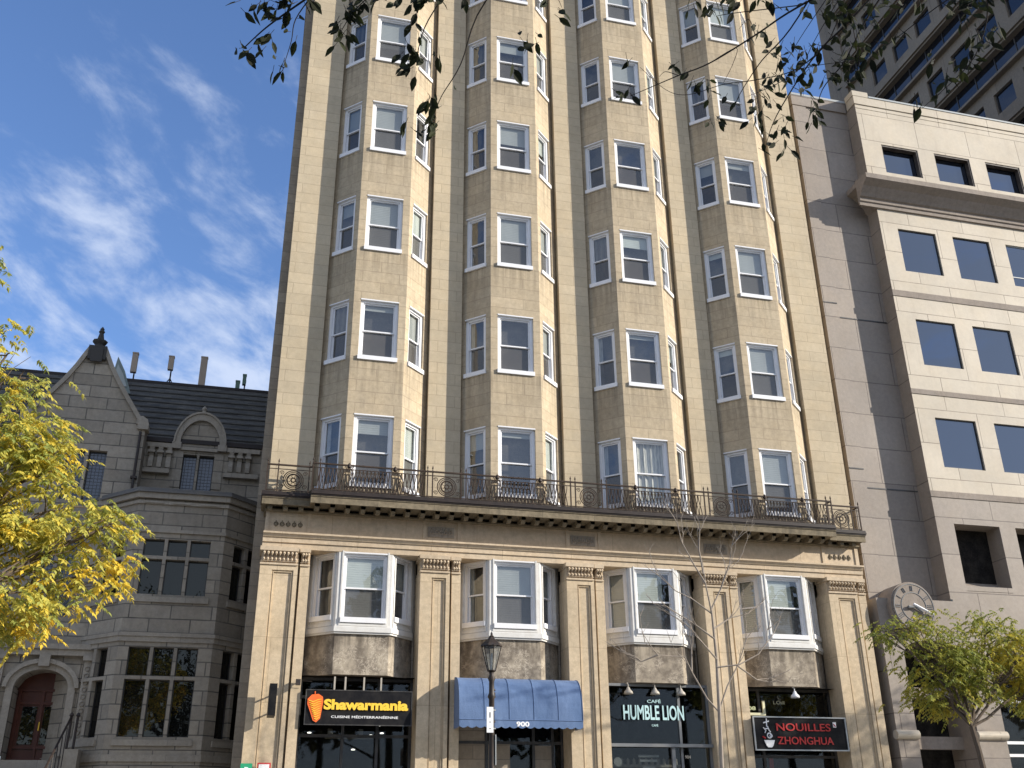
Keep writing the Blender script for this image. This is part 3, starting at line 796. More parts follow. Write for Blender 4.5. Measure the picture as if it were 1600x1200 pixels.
inter.build('room_backing', 'room_dark', AB)

# shop fronts
def bars(m, x0, x1, z0, z1, y0, y1, xs=(), zs=(), t=0.05):
    m.box(x0, x0+t, y0, y1, z0, z1); m.box(x1-t, x1, y0, y1, z0, z1)
    m.box(x0+t, x1-t, y0, y1, z1-t, z1); m.box(x0+t, x1-t, y0, y1, z0, z0+t)
    for x in xs: m.box(x-t/2, x+t/2, y0+0.002, y1-0.002, z0+t, z1-t)
    for z in zs: m.box(x0+t, x1-t, y0+0.004, y1-0.004, z-t/2, z+t/2)
gaps = [(PX[i][1], PX[i+1][0]) for i in range(4)]
def shopfront(i, fmat, xs, zs, glassmat='shop_glass', y=0.95):
    a, b = gaps[i]
    m = MB(); bars(m, a, b, 0.14, 4.66, y, y+0.08, xs, zs, 0.06)
    o = m.build('shopfront', fmat, AB)
    MB().box(a+0.05, b-0.05, y+0.035, y+0.045, 0.2, 4.55).build('pane', glassmat, o)
    return o
sf0 = shopfront(0, 'dark_frame', (0.25, 1.0), (3.45, 4.25))
sf1 = shopfront(1, 'dark_frame', (3.45, 4.55, 5.0), (3.35,), y=0.98)
sf2 = shopfront(2, 'grey_frame', (8.0,), (3.30, 2.72), y=0.62)
sf3 = shopfront(3, 'dark_frame', (10.25,), (3.1,), y=0.95)
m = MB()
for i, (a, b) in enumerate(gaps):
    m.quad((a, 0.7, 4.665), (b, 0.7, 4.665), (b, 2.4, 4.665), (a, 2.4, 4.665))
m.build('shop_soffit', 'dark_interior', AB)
m = MB()
m.box(gaps[1][0]+0.07, 3.42, 1.0, 1.03, 3.38, 4.5); m.box(gaps[1][0]+0.07, 3.42, 1.0, 1.03, 0.3, 3.32); m.box(3.5, 4.0, 1.0, 1.03, 0.3, 3.32); m.box(4.58, 4.97, 1.0, 1.03, 0.4, 3.3)
m.build('door_panel', 'side_wall', AB)
m = MB()
for (x, y, z) in ((-0.42, 1.6, 3.55), (0.05, 1.7, 3.55), (0.95, 1.7, 3.52), (1.15, 1.9, 3.75), (1.25, 2.1, 3.6), (0.55, 1.5, 3.2)):
    m.lathe([(0.0, z), (0.04, z), (0.045, z+0.02), (0.0, z+0.03)], x, y, 8)
m.build('ceiling_downlight', 'lit_bulb', sf0)
m = MB(); m.box(-0.05, 0.05, 1.2, 1.24, 3.45, 3.62); m.box(0.62, 0.72, 1.2, 1.24, 3.45, 3.62); m.box(-0.1, 0.95, 1.2, 1.24, 3.41, 3.45)
m.build('door_head', 'metal_lamp', sf0)
# bottom frames of the cafe window and noodle shop number panel
m = MB(); a, b = gaps[2]
m.box(a, b-0.02, 0.50, 0.62, 3.26, 3.33); m.box(7.72, 7.80, 0.55, 0.62, 0.2, 3.26); m.box(7.8, b-0.06, 0.55, 0.62, 2.66, 2.78)
m.build('window_bar', 'grey_frame', sf2)
text('window_lettering', 'HUMBLE LION', 'sign_cyan', 6.60, 0.60, 3.85, 0.33, 1.50, sf2, 0.006, 0.02, spacing=1.0)
text('window_lettering', 'CAFÉ', 'sign_cyan', 7.20, 0.60, 4.23, 0.09, 0.34, sf2, 0.006, 0.01)
text('window_lettering', 'CAFÉ', 'sign_cyan', 7.28, 0.60, 3.71, 0.06, 0.16, sf2, 0.006, 0.01)
text('window_lettering', '904', 'metal_lamp', 8.05, 0.60, 3.02, 0.07, None, sf2, 0.006, 0.01)
m = MB(); a, b = gaps[3]
m.box(a+0.02, 10.32, 0.80, 0.84, 4.02, 4.08); m.box(10.26, 10.32, 0.80, 0.84, 4.08, 4.36)
m.build('cream_trim', 'cream_line', sf3)
text('door_number', '908', 'lit_number', 9.78, 0.83, 4.14, 0.09, 0.30, sf3, 0.006, 0.02)
text('window_lettering', 'L.Chill', 'cream_line', 10.62, 0.93, 4.30, 0.08, 0.30, sf3, 0.006, 0.0)
m = MB()
for k_, (x, z, w_, h_) in enumerate(((6.95, 3.05, 0.5, 0.05), (6.98, 2.95, 0.42, 0.05), (7.05, 2.80, 0.3, 0.05), (6.9, 2.62, 0.55, 0.04))):
    m.box(x, x+w_, 0.70, 0.705, z, z+h_)
disc_ = [(6.45+0.10*math.cos(2*PI*i/16), 2.95+0.10*math.sin(2*PI*i/16)) for i in range(16)]
m.prism(disc_, 0.70, 0.705, 'y')
m.build('window_decal', 'steel_flash', sf2)
m = MB(); m.box(6.3, 8.6, 1.9, 2.1, 2.9, 2.96); m.box(6.3, 8.6, 1.9, 2.1, 2.4, 2.45)
for i in range(14): m.lathe([(0.0, 2.96), (0.045, 2.96), (0.04, 3.08), (0.0, 3.12)], 6.4+0.155*i, 2.0, 8)
m.build('shelf', 'metal_lamp', sf2)
m = MB(); m.box(10.5, 10.6, 1.2, 1.25, 0.2, 3.1); m.build('red_post', 'plain_red', sf3)

# ================================================================== SIGNS, AWNING, FITTINGS
# shawarma shop sign
t = thing('shop_sign', 'long black shop sign with yellow Shawarmania lettering and orange kebab emblem', 'sign', (0.5, 0.4, 3.63))
m = MB(); m.box(-0.61, 1.63, 0.32, 0.50, 3.63, 4.31); m.build('sign_box', 'black_sign', t)
m = MB(); bars(m, -0.63, 1.65, 3.61, 4.33, 0.31, 0.34, t=0.02); m.build('sign_frame', 'dark_frame', t)
text('lettering', 'Shawarmania', 'sign_yellow', -0.24, 0.32, 3.92, 0.215, 1.80, t, 0.03, 0.045)
text('lettering', 'CUISINE MÉDITERRANÉENNE', 'sign_white', -0.07, 0.32, 3.755, 0.062, 1.42, t, 0.012, 0.012)
m = MB()
ko = [(-0.50, 4.22), (-0.36, 4.235), (-0.27, 4.18), (-0.255, 4.08), (-0.275, 3.92), (-0.30, 3.74), (-0.38, 3.66), (-0.45, 3.70), (-0.52, 3.88), (-0.585, 4.03), (-0.585, 4.13)]
m.prism(ko, 0.295, 0.32, 'y'); m.box(-0.445, -0.425, 0.30, 0.32, 4.235, 4.29)
m.build('emblem', 'sign_orange', t)
m = MB(); k2 = random.Random(4)
for i in range(9):
    z = 4.10-i*0.045; wv = 0.27-0.018*i; x = -0.565+0.017*i
    m.tube([(x, 0.29, z), (x+wv*0.35, 0.29, z-0.025+k2.uniform(-.01, .01)), (x+wv*0.7, 0.29, z+0.012), (x+wv, 0.29, z+0.03)], [0.007, 0.012, 0.010, 0.006], 4)
m.build('emblem_slices', 'sign_yellow', t)
m = MB()
for x in (-0.05, 0.18, 0.58, 0.95): m.box(x, x+0.035, 0.38, 0.42, 4.33, 4.61)
m.build('hanger', 'metal_lamp', t)
# noodle shop sign
t = thing('shop_sign', 'black shop sign with red NOUILLES ZHONGHUA lettering and white noodle bowl', 'sign', (10.9, 0.4, 3.21))
m = MB(); m.box(9.72, 12.10, 0.30, 0.46, 3.22, 3.92); m.build('sign_box', 'black_sign', t)
m = MB(); bars(m, 9.69, 12.13, 3.19, 3.95, 0.275, 0.31, t=0.028); m.build('sign_frame', 'steel_flash', t)
text('lettering', 'NOUILLES', 'sign_red', 10.28, 0.30, 3.63, 0.17, 1.42, t, 0.02, 0.006)
text('lettering', 'ZHONGHUA', 'sign_red', 10.28, 0.30, 3.33, 0.17, 1.46, t, 0.02, 0.010)
m = MB()
m.prism([(9.93, 3.42), (10.20, 3.42), (10.15, 3.30), (10.11, 3.26), (10.02, 3.26), (9.98, 3.30)], 0.275, 0.30, 'y')
m.ring(10.08, 0.285, 3.52, 0.055, 0.014, 12, 4); m.ring(10.12, 0.285, 3.515, 0.03, 0.010, 10, 4)
for p in ([(9.95, 3.80), (10.10, 3.84)], [(10.04, 3.90), (10.03, 3.72)], [(9.94, 3.70), (10.0, 3.63), (9.97, 3.58)], [(10.05, 3.73), (10.09, 3.62), (10.12, 3.60)], [(9.99, 3.67), (10.07, 3.68)]):
    m.tube([(x, 0.285, z) for x, z in p], 0.014, 4)
m.box(11.78, 11.86, 0.285, 0.30, 3.72, 3.84)
m.build('bowl_emblem', 'sign_white', t)
m = MB(); m.tube([(9.90, 0.285, 3.50), (9.97, 0.285, 3.46)], [0.012, 0.02], 4); m.tube([(11.79, 0.28, 3.80), (11.84, 0.28, 3.74)], 0.012, 4); m.build('chili_emblem', 'plain_red', t)

# awning
t = thing('awning', 'blue rounded fabric awning with scalloped edge and number 900 over the middle entrance', 'awning', (3.97, 0.3, 3.6))
XA0, XA1 = 2.58, 5.34
prof = []
for i in range(15):
    a = PI/2*i/14
    sx = abs(math.sin(a))**0.62; cz = abs(math.cos(a))**0.8
    prof.append((0.36-0.60*sx, 3.72+0.92*cz))
NX = 60
m = MB()
def ay(x): # gentle sag between the ribs
    u = ((x-XA0)/(XA1-XA0)*5) % 1.0
    return 0.014*math.sin(PI*u)
idx = []
for j in range(NX+1):
    x = XA0+(XA1-XA0)*j/NX
    row = []
    for i, (y, z) in enumerate(prof):
        s_in = ay(x)*math.sin(PI*min(1, i/14+0.12))
        m.v.append((x, y+s_in, z-s_in*0.4)); row.append(len(m.v)-1)
    idx.append(row)
for j in range(NX):
    for i in range(14):
        m.f.append((idx[j][i], idx[j][i+1], idx[j+1][i+1], idx[j+1][i])); m.mi.append(0)
# closed ends
for x in (XA0, XA1):
    m.quad(*([(x, y, z) for y, z in prof]+[(x, 0.36, 3.72)]))
m.build('canopy', 'awning_cloth', t, smooth=False)
m = MB(); NV = 150
for j in range(NV):
    xa, xb = XA0+(XA1-XA0)*j/NV, XA0+(XA1-XA0)*(j+1)/NV
    def zb(x):
        u = ((x-XA0)/(XA1-XA0)*15) % 1.0
        return 3.585-0.035*math.sin(PI*u)
    for yy in (-0.240, -0.232):
        q = [(xa, yy, zb(xa)), (xb, yy, zb(xb)), (xb, yy, 3.725), (xa, yy, 3.725)]
        m.quad(*(q if yy < -0.235 else q[::-1]))
    m.quad((xa, -0.232, zb(xa)), (xb, -0.232, zb(xb)), (xb, -0.240, zb(xb)), (xa, -0.240, zb(xa)))
for x in (XA0, XA1):
    for j in range(8):
        ya, yb2 = -0.236+0.595*j/8, -0.236+0.595*(j+1)/8
        m.quad((x, ya, 3.585), (x, (ya+yb2)/2, 3.55), (x, yb2, 3.585), (x, yb2, 3.725), (x, ya, 3.725))
m.build('valance', 'awning_cloth', t)
m = MB()
for k in range(6):
    x = XA0+(XA1-XA0)*k/5
    m.tube([(x, y-0.004, z+0.003) for y, z in prof], 0.007, 5)
m.tube([(XA0, -0.245, 3.722), (XA1, -0.245, 3.722)], 0.008, 5)
m.build('seam', 'awning_cloth', t)
text('lettering', '900', 'sign_white', 3.83, -0.240, 3.585, 0.105, 0.29, t, 0.006, 0.035)

# blade sign on left pilaster, seen edge-on
t = thing('projecting_sign', 'narrow black box sign standing out from the leftmost pilaster, seen edge-on', 'sign', (-1.33, 0.3, 3.7))
m = MB(); m.box(-1.40, -1.25, -0.40, 0.16, 3.72, 4.34); m.build('sign_box', 'black_sign', t)
m = MB(); m.tube([(-1.33, 0.16, 4.2), (-1.33, 0.42, 4.2)], 0.018); m.tube([(-1.33, 0.16, 3.85), (-1.33, 0.42, 3.85)], 0.018); m.build('bracket', 'black_iron', t)
t = thing('wall_light', 'small black floodlight at the top left corner of the kebab shop front', 'light', (-0.80, 0.3, 4.46))
m = MB(); m.prism([(0.20, 4.40), (0.30, 4.40), (0.33, 4.52), (0.22, 4.52)], -0.86, -0.76, 'x'); m.build('lamp_housing', 'black_iron', t)
m = MB(); m.tube([(-0.81, 0.33, 4.47), (-0.81, 0.40, 4.47)], 0.015); m.tube([(-0.74, 0.26, 4.49), (-0.52, 0.26, 4.48)], 0.006, 5); m.build('bracket', 'black_iron', t)
for (x, y, lab, mt) in ((6.72, 0.52, 'left one of three hooded lamps under the stone apron above the cafe window', 'metal_lamp'),
                        (7.38, 0.52, 'middle one of three hooded lamps under the stone apron above the cafe window', 'metal_lamp'),
                        (8.03, 0.52, 'right one of three hooded lamps under the stone apron above the cafe window', 'metal_lamp'),
                        (11.0, 0.52, 'single white hooded lamp hanging above the noodle shop sign', 'sign_white')):
    t = thing('hooded_lamp', lab, 'lamp', (x, y, 4.45), 'hooded lamps over the shop signs')
    m = MB(); m.lathe([(0.018, 4.57), (0.035, 4.55), (0.05, 4.51), (0.10, 4.46), (0.11, 4.41), (0.10, 4.41), (0.0, 4.49)], x, y, 14); m.build('lamp_shade', mt, t, smooth=True)
    m = MB(); m.tube([(x, y, 4.55), (x, y, 4.62), (x, y+0.05, 4.66)], 0.012); m.tube([(x, y+0.05, 4.668), (x, y+0.05, 4.645)], 0.03); m.build('stem', mt, t)
t = thing('parking_sign', 'small green sign at the foot of the leftmost pilaster', 'sign', (-1.72, 0.2, 2.6))
m = MB(); m.box(-1.83, -1.60, 0.18, 0.20, 2.55, 2.84); m.build('sign_plate', 'sign_green', t)
m = MB(); m.tube([(-1.72, 0.22, 0.14), (-1.72, 0.22, 2.7)], 0.022); m.build('post', 'steel_flash', t)
text('lettering', 'P', 'sign_white', -1.75, 0.18, 2.64, 0.13, None, t, 0.004, 0.02)
t = thing('notice_sign', 'small red and white notice beside the green sign on leftmost pilaster', 'sign', (-1.37, 0.2, 2.6))
m = MB(); m.box(-1.50, -1.23, 0.27, 0.29, 2.5, 2.86); m.build('sign_plate', 'sign_red', t)
m = MB(); m.box(-1.47, -1.26, 0.264, 0.27, 2.74, 2.83); m.box(-1.46, -1.27, 0.264, 0.27, 2.55, 2.68); m.build('white_panel', 'sign_white', t)
m = MB(); m.box(-1.39, -1.34, 0.29, 0.32, 2.52, 2.84); m.build('bracket', 'steel_flash', t)

# street lamp
t = thing('street_lamp', 'black lantern street lamp on a slim post before the blue awning', 'street lamp', (2.39, -4, 0.14))
m = MB()
m.lathe([(0.0, 0.14), (0.16, 0.14), (0.16, 0.3), (0.12, 0.36), (0.12, 0.8), (0.075, 0.95), (0.06, 1.4), (0.052, 2.6), (0.05, 3.7), (0.075, 3.74), (0.05, 3.80), (0.045, 4.0), (0.07, 4.06), (0.04, 4.12), (0.05, 4.18), (0.0, 4.18)], 2.39, -4, 16)
for z in (3.80, 3.86, 3.32): m.tube([(2.39, -4, z), (2.455, -4.0, z)], [0.015, 0.02], 6)
m.build('post', 'black_iron', t, smooth=True)
m = MB(); r0, r1, z0, z1 = 0.075, 0.185, 4.19, 4.62
for k in range(6):
    a = PI/6+k*PI/3
    m.tube([(2.39+r0*math.cos(a), -4+r0*math.sin(a), z0), (2.39+r1*math.cos(a), -4+r1*math.sin(a), z1)], 0.010, 5)
    a2 = a+PI/3
    for rr, zz_ in ((r0, z0), (r1, z1)):
        m.tube([(2.39+rr*math.cos(a), -4+rr*math.sin(a), zz_), (2.39+rr*math.cos(a2), -4+rr*math.sin(a2), zz_)], 0.012, 5)
m.lathe([(0.205, 4.62), (0.20, 4.645), (0.15, 4.69), (0.075, 4.745), (0.045, 4.79), (0.05, 4.80), (0.02, 4.825), (0.022, 4.85), (0.0, 4.895)], 2.39, -4, 6)
m.lathe([(0.0, 4.18), (0.075, 4.185), (0.075, 4.20), (0.0, 4.2)], 2.39, -4, 6)
m.build('lantern', 'black_iron', t)
m = MB()
for k in range(6):
    a = PI/6+k*PI/3; a2 = a+PI/3
    m.quad(*[(2.39+rr*math.cos(q), -4+rr*math.sin(q), z_) for rr, q, z_ in ((r0, a, z0), (r0, a2, z0), (r1, a2, z1), (r1, a, z1))])
m.build('lantern_glass', 'lamp_glass', t)
m = MB(); m.tube([(2.39, -4, 4.2), (2.39, -4, 4.34)], [0.03, 0.025]); m.tube([(2.39, -4, 4.34), (2.39, -4, 4.5)], [0.03, 0.02]); m.build('lamp_tube', 'steel_flash', t)
tg = thing('parking_sign', 'white vertical parking notice strapped to the lantern street lamp post', 'sign', (2.34, -4.06, 3.13))
m = MB(); m.box(2.285, 2.405, -4.075, -4.065, 3.13, 3.56); m.build('sign_plate', 'sign_white', tg)
m = MB(); m.box(2.335, 2.352, -4.078, -4.075, 3.38, 3.47); m.box(2.33, 2.36, -4.078, -4.075, 3.30, 3.31); m.box(2.33, 2.36, -4.078, -4.075, 3.19, 3.20); m.build('lettering', 'dark_frame', tg)
m = MB(); m.box(2.34, 2.45, -4.065, -3.94, 3.50, 3.52); m.box(2.34, 2.45, -4.065, -3.94, 3.19, 3.21); m.build('strap', 'steel_flash', tg)
tg = thing('notice_sign', 'thin grey metal plate seen edge-on below the white parking notice', 'sign', (2.47, -4, 2.7))
m = MB(); m.box(2.445, 2.46, -4.06, -3.94, 2.6, 3.1); m.box(2.425, 2.446, -4.02, -3.98, 2.7, 2.73); m.box(2.425, 2.446, -4.02, -3.98, 2.98, 3.01); m.build('sign_plate', 'steel_flash', tg)

# ================================================================== STONE MANSION (left, in shade)
MN = thing('stone_mansion', 'grey stone mansion with slate roof, pointed gable and arched entrance left of the tower', 'house', (-6, 6, 0))
YB, YG, YW = 3.5, 4.4, 5.0
m = MB()
# gable wall with curved coping, left of the bay
gx0, gx1, ga = -8.15, -5.12, -6.63
outl = [(gx0, 0.1), (gx1, 0.1), (gx1, 11.5), (-5.28, 11.55), (-5.48, 11.85), (-5.75, 12.25), (-6.02, 12.68), (-6.25, 13.08), (-6.42, 13.45), (-6.50, 13.62), (-6.76, 13.62), (-6.86, 13.42), (-7.03, 13.05), (-7.25, 12.65), (-7.52, 12.25), (-7.80, 11.88), (-8.02, 11.55), (gx0, 11.5)]
def gable_z(x):
    pts = outl[2:]
    for i in range(len(pts)-1):
        (xa, za), (xb, zb2) = pts[i], pts[i+1]
        if xb <= x <= xa and xa > xb: return za+(zb2-za)*(xa-x)/(xa-xb)
    return 11.5
# wall built as vertical strips so that window and door openings stay real
holes = [(-6.95, -6.50, 9.35, 10.72), (-6.42, -5.97, 9.35, 10.72), (-7.2, -6.78, 6.4, 8.3), (-6.7, -6.28, 6.4, 8.3)]
xs = sorted(set([gx0, gx1]+[h[0] for h in holes]+[h[1] for h in holes]+[p[0] for p in outl]+[-7.20+0.15*i for i in range(9)]))
door = (-7.16, -5.96)
def arch_z(x):
    c = (door[0]+door[1])/2; u = (x-c)/0.6
    return 4.72+0.42*math.sqrt(max(0, 1-u*u))
for a, b in zip(xs[:-1], xs[1:]):
    if b-a < 1e-6: continue
    c = (a+b)/2
    cuts = sorted([(h[2], h[3]) for h in holes if h[0] < c < h[1]])
    z = 0.1
    if door[0] < c < door[1]:
        za, zb2 = arch_z(a), arch_z(b)
        m.quad((a, YG, za), (b, YG, zb2), (b, YG+0.6, zb2), (a, YG+0.6, za))
        m.quad((a, YG, 0.1), (b, YG, 0.1), (b, YG, 3.12), (a, YG, 3.12))
        lo_a, lo_b = za, zb2
    else: lo_a = lo_b = 0.1
    for (c0, c1) in cuts:
        m.quad((a, YG, lo_a), (b, YG, lo_b), (b, YG, c0), (a, YG, c0)); lo_a = lo_b = c1
    m.quad((a, YG, lo_a), (b, YG, lo_b), (b, YG, gable_z(b)), (a, YG, gable_z(a)))
for h in holes:
    a, b, c, d = h
    m.quad((a, YG, c), (a, YG, d), (a, YG+0.25, d), (a, YG+0.25, c)); m.quad((b, YG, d), (b, YG, c), (b, YG+0.25, c), (b, YG+0.25, d))
    m.quad((a, YG, c), (a, YG+0.25, c), (b, YG+0.25, c), (b, YG, c)); m.quad((a, YG, d), (b, YG, d), (b, YG+0.25, d), (a, YG+0.25, d))
for x in door: m.quad((x, YG, 0.1), (x, YG, 4.72), (x, YG+0.6, 4.72), (x, YG+0.6, 0.1))
m.quad((gx1, YG, 0.1), (gx1, YG+3, 0.1), (gx1, YG+3, 11.5), (gx1, YG, 11.5))
m.quad((gx0, YG, 0.1), (gx0, YG, 11.5), (gx0, YG+3, 11.5), (gx0, YG+3, 0.1))
# main walls
m.box(-16, gx0, YW, YW+0.4, 0.1, 11.35)
m.wall(frame(0, YW), -1.9, 0.1, 11.36, [(-4.12, -3.76, 9.7, 11.0), (-3.70, -3.30, 9.7, 11.0)], 0.25, x0=gx1)
m.build('wall', 'grey_stone', MN)
# coping of the gable
m = MB()
cop = outl[3:-1]
right = [p for p in cop if p[0] > ga]; left = [p for p in cop if p[0] < ga]
for side, sg in ((right, 1), (left, -1)):
    m = MB()
    side = sorted(side, key=lambda p: p[1])
    for (xa, za), (xb, zb2) in zip(side[:-1], side[1:]):
        m.prism([(xa, za), (xb, zb2), (xb+sg*0.10, zb2+0.05), (xa+sg*0.10, za+0.05)], YG-0.08, YG+0.22, 'y')
    if sg > 0: m.box(-5.32, -5.04, YG-0.10, YG+0.25, 11.38, 11.52); m.prism([(-5.36, 11.52), (-5.04, 11.52), (-5.08, 11.66), (-5.22, 11.75), (-5.34, 11.72)], YG-0.10, YG+0.25, 'y')
    else: m.box(-8.22, -7.96, YG-0.10, YG+0.25, 11.38, 11.52); m.prism([(-8.22, 11.52), (-7.92, 11.52), (-7.94, 11.72), (-8.06, 11.75), (-8.18, 11.66)], YG-0.10, YG+0.25, 'y')
    m.build('coping', 'grey_trim', MN)
m = MB()
m.box(-6.86, -6.40, YG-0.12, YG+0.25, 13.28, 13.68); m.box(-6.78, -6.48, YG-0.15, YG-0.10, 13.2, 13.6)
m.lathe([(0.0, 13.68), (0.13, 13.68), (0.12, 13.76), (0.19, 13.84), (0.20, 13.88), (0.10, 13.90), (0.075, 14.02), (0.055, 14.12), (0.085, 14.17), (0.05, 14.22), (0.06, 14.25), (0.0, 14.34)], -6.63, YG+0.05, 8)
m.build('finial', 'soot_stone', MN)
# roofs
m = MB()
def roofstrip(x0, x1, y0, z0, y1, z1, n):
    for i in range(n):
        ya, yb2 = y0+(y1-y0)*i/n, y0+(y1-y0)*(i+1)/n; za, zb2 = z0+(z1-z0)*i/n, z0+(z1-z0)*(i+1)/n
        m.quad((x0, ya, za), (x1, ya, za), (x1, yb2, zb2), (x0, yb2, zb2))
        m.quad((x0, ya-0.03, za-0.0), (x1, ya-0.03, za-0.0), (x1, ya-0.03, za+0.035), (x0, ya-0.03, za+0.035))
        m.quad((x0, ya-0.03, za+0.035), (x1, ya-0.03, za+0.035), (x1, ya+0.04, za+0.06), (x0, ya+0.04, za+0.06))
roofstrip(-16, -2.03, 5.15, 11.38, 8.0, 14.30, 11)
m.quad((-16, 8.0, 14.30), (-2.03, 8.0, 14.30), (-2.03, 13, 14.2), (-16, 13, 14.2))
# little roof running back from the gable
m.quad((-5.15, YG+0.2, 11.45), (-6.63, YG+0.2, 13.5), (-6.63, 8.0, 13.5), (-5.15, 8.0, 11.45))
m.quad((-6.63, YG+0.2, 13.5), (-8.12, YG+0.2, 11.45), (-8.12, 8.0, 11.45), (-6.63, 8.0, 13.5))
m.build('roof', 'slate_roof', MN)
m = MB(); m.box(-16, -2.03, 7.96, 8.1, 14.27, 14.36); m.box(-16, -2.03, YW-0.06, YW+0.2, 11.3, 11.42)
m.build('ridge_flashing', 'flashing', MN)
# glazed copper lantern behind the gable
m = MB(); m.prism([(-6.6, 13.3), (-5.95, 13.3), (-6.2, 14.0), (-6.45, 14.45)], 6.6, 6.7, 'y'); o = m.build('skylight', 'copper_cap', MN)
m = MB(); m.prism([(-6.5, 13.5), (-6.08, 13.5), (-6.24, 13.9), (-6.42, 14.2)], 6.57, 6.59, 'y'); m.build('pane', 'blind_light', o)
# dormer
m = MB()
arc = [(-3.72+0.56*math.cos(t), 11.28+0.80*math.sin(t)) for t in [PI*i/14 for i in range(15)]]
m.prism([(-3.16, 11.05)]+arc+[(-4.28, 11.05)], YW-0.02, YW+1.4, 'y')
m.box(-4.36, -4.12, YW-0.03, YW+0.3, 10.05, 11.06); m.box(-3.30, -3.06, YW-0.03, YW+0.3, 10.05, 11.06)
m.build('dormer', 'grey_stone', MN)
m = MB()
for i in range(14):
    a0, a1 = PI*i/14, PI*(i+1)/14
    def q(R0, a): return (-3.72+R0*math.cos(a), 11.28+R0*1.36*math.sin(a))
    m.prism([q(0.52, a0), q(0.66, a0), q(0.66, a1), q(0.52, a1)], YW-0.12, YW+0.4, 'y')
    m.prism([q(0.66, a0), q(0.70, a0), q(0.70, a1), q(0.66, a1)], YW-0.16, YW+0.4, 'y')
m.box(-4.44, -4.20, YW-0.14, YW+0.1, 11.12, 11.30); m.box(-3.24, -3.0, YW-0.14, YW+0.1, 11.12, 11.30)
m.box(-4.22, -3.22, YW-0.09, YW, 11.10, 11.19)
m.tube([(-3.72, YW+0.0, 12.2), (-3.72, YW, 12.3), (-3.72, YW, 12.36), (-3.72, YW, 12.45)], [0.11, 0.05, 0.08, 0.02], 8)
m.build('dormer_arch', 'grey_trim', MN)
# balustrade pieces each side of the dormer
for x0, x1 in ((-5.06, -4.42), (-2.98, -2.1)):
    m = MB()
    m.box(x0, x1, YW-0.12, YW+0.06, 11.12, 11.24); m.box(x0, x1, YW-0.14, YW+0.06, 10.44, 10.52); m.box(x0-0.04, x1, YW-0.18, YW+0.06, 10.38, 10.44)
    n = 3
    for k in range(n):
        x = x0+0.13+k*0.225
        m.prism([(YW-0.02, 10.52), (YW-0.16, 10.54), (YW-0.17, 10.68), (YW-0.10, 10.86), (YW-0.12, 10.92), (YW-0.19, 10.94), (YW-0.19, 11.02), (YW-0.12, 11.04), (YW-0.15, 11.12), (YW-0.02, 11.12)], x-0.06, x+0.06, 'x')
        m.box(x-0.085, x+0.085, YW-0.20, YW-0.02, 10.94, 11.0)
    m.build('balustrade', 'grey_trim', MN)
# two-storey bay
bx0, bx1 = -4.88, -2.74
dd = YW-YB
m = MB()
TF = frame(0, YB)
fw = [(-4.64, -4.16), (-4.08, -3.62), (-3.54, -3.06)]
m.wall(TF, bx1, 0.1, 9.40, [(a, b, z0, z1) for a, b in fw for z0, z1 in ((6.85, 7.72), (7.80, 8.22), (3.58, 4.86), (4.94, 5.60))], 0.22, x0=bx0)
LB = dd*math.sqrt(2)
ob = [(0.35, 0.75), (0.85, 1.25)]
obh = [(a, b, z0, z1) for a, b in ob for z0, z1 in ((6.85, 7.72), (7.80, 8.22), (3.58, 4.86), (4.94, 5.60))]
TRm = frame(bx1, YB, PI/4); TLm = frame(bx0-dd, YW, -PI/4)
m.wall(TRm, LB, 0.1, 9.40, obh, 0.22)
m.wall(TLm, LB, 0.1, 9.40, [(LB-b, LB-a, c, d) for a, b, c, d in obh], 0.22)
m.build('bay_wall', 'grey_stone', MN)
def bayring(m, g, z0, z1):
    m.prism([(bx0-dd-g, YW), (bx0-g*0.42, YB-g), (bx1+g*0.42, YB-g), (bx1+dd+g, YW)], z0, z1, 'z')
m = MB(); bayring(m, 0.10, 9.24, 9.38); bayring(m, 0.05, 9.10, 9.18)
bayring(m, 0.05, 8.38, 8.46); bayring(m, 0.04, 5.72, 5.84); bayring(m, 0.07, 5.84, 5.93); bayring(m, 0.04, 3.05, 3.2)
for z in (6.74, 3.47): m.box(bx0+0.16, bx1-0.22, YB-0.05, YB+0.1, z-0.08, z+0.05)
for k in range(3): m.box(-4.75+k*0.68, -4.3+k*0.68, YB-0.07, YB, 9.12, 9.17)
for T, sgn in ((TRm, 1), (TLm, -1)):
    for z in (6.74, 3.47):
        a, b = (0.28, 1.32) if sgn > 0 else (LB-1.32, LB-0.28)
        m.box(a, b, -0.05, 0.1, z-0.08, z+0.05, T)
m.build('string_course', 'grey_trim', MN)
m = MB(); bayring(m, 0.16, 9.38, 9.43); bayring(m, 0.12, 9.43, 9.5); m.build('lead_roof', 'lead_cap', MN)
def mansion_window(T, a, b, z0, z1, gm='mansion_glass'):
    f = MB(); t_ = 0.025
    f.box(a, a+t_, 0.13, 0.18, z0, z1, T); f.box(b-t_, b, 0.13, 0.18, z0, z1, T); f.box(a+t_, b-t_, 0.13, 0.18, z1-t_, z1, T); f.box(a+t_, b-t_, 0.13, 0.18, z0, z0+t_, T)
    o = f.build('window', 'dark_frame', MN)
    MB().box(a+t_, b-t_, 0.15, 0.16, z0+t_, z1-t_, T).build('pane', gm, o)
for z0, z1 in ((6.85, 7.72), (7.80, 8.22), (3.58, 4.86), (4.94, 5.60)):
    for a, b in fw: mansion_window(TF, a, b, z0, z1)
    for a, b in ob:
        mansion_window(TRm, a, b, z0, z1); mansion_window(TLm, LB-b, LB-a, z0, z1)
for a, b in ((-4.12, -3.76), (-3.70, -3.30)): mansion_window(frame(0, YW), a, b, 9.7, 11.0, 'leaded_glass')
for h in holes: mansion_window(frame(0, YG), *h, 'leaded_glass')
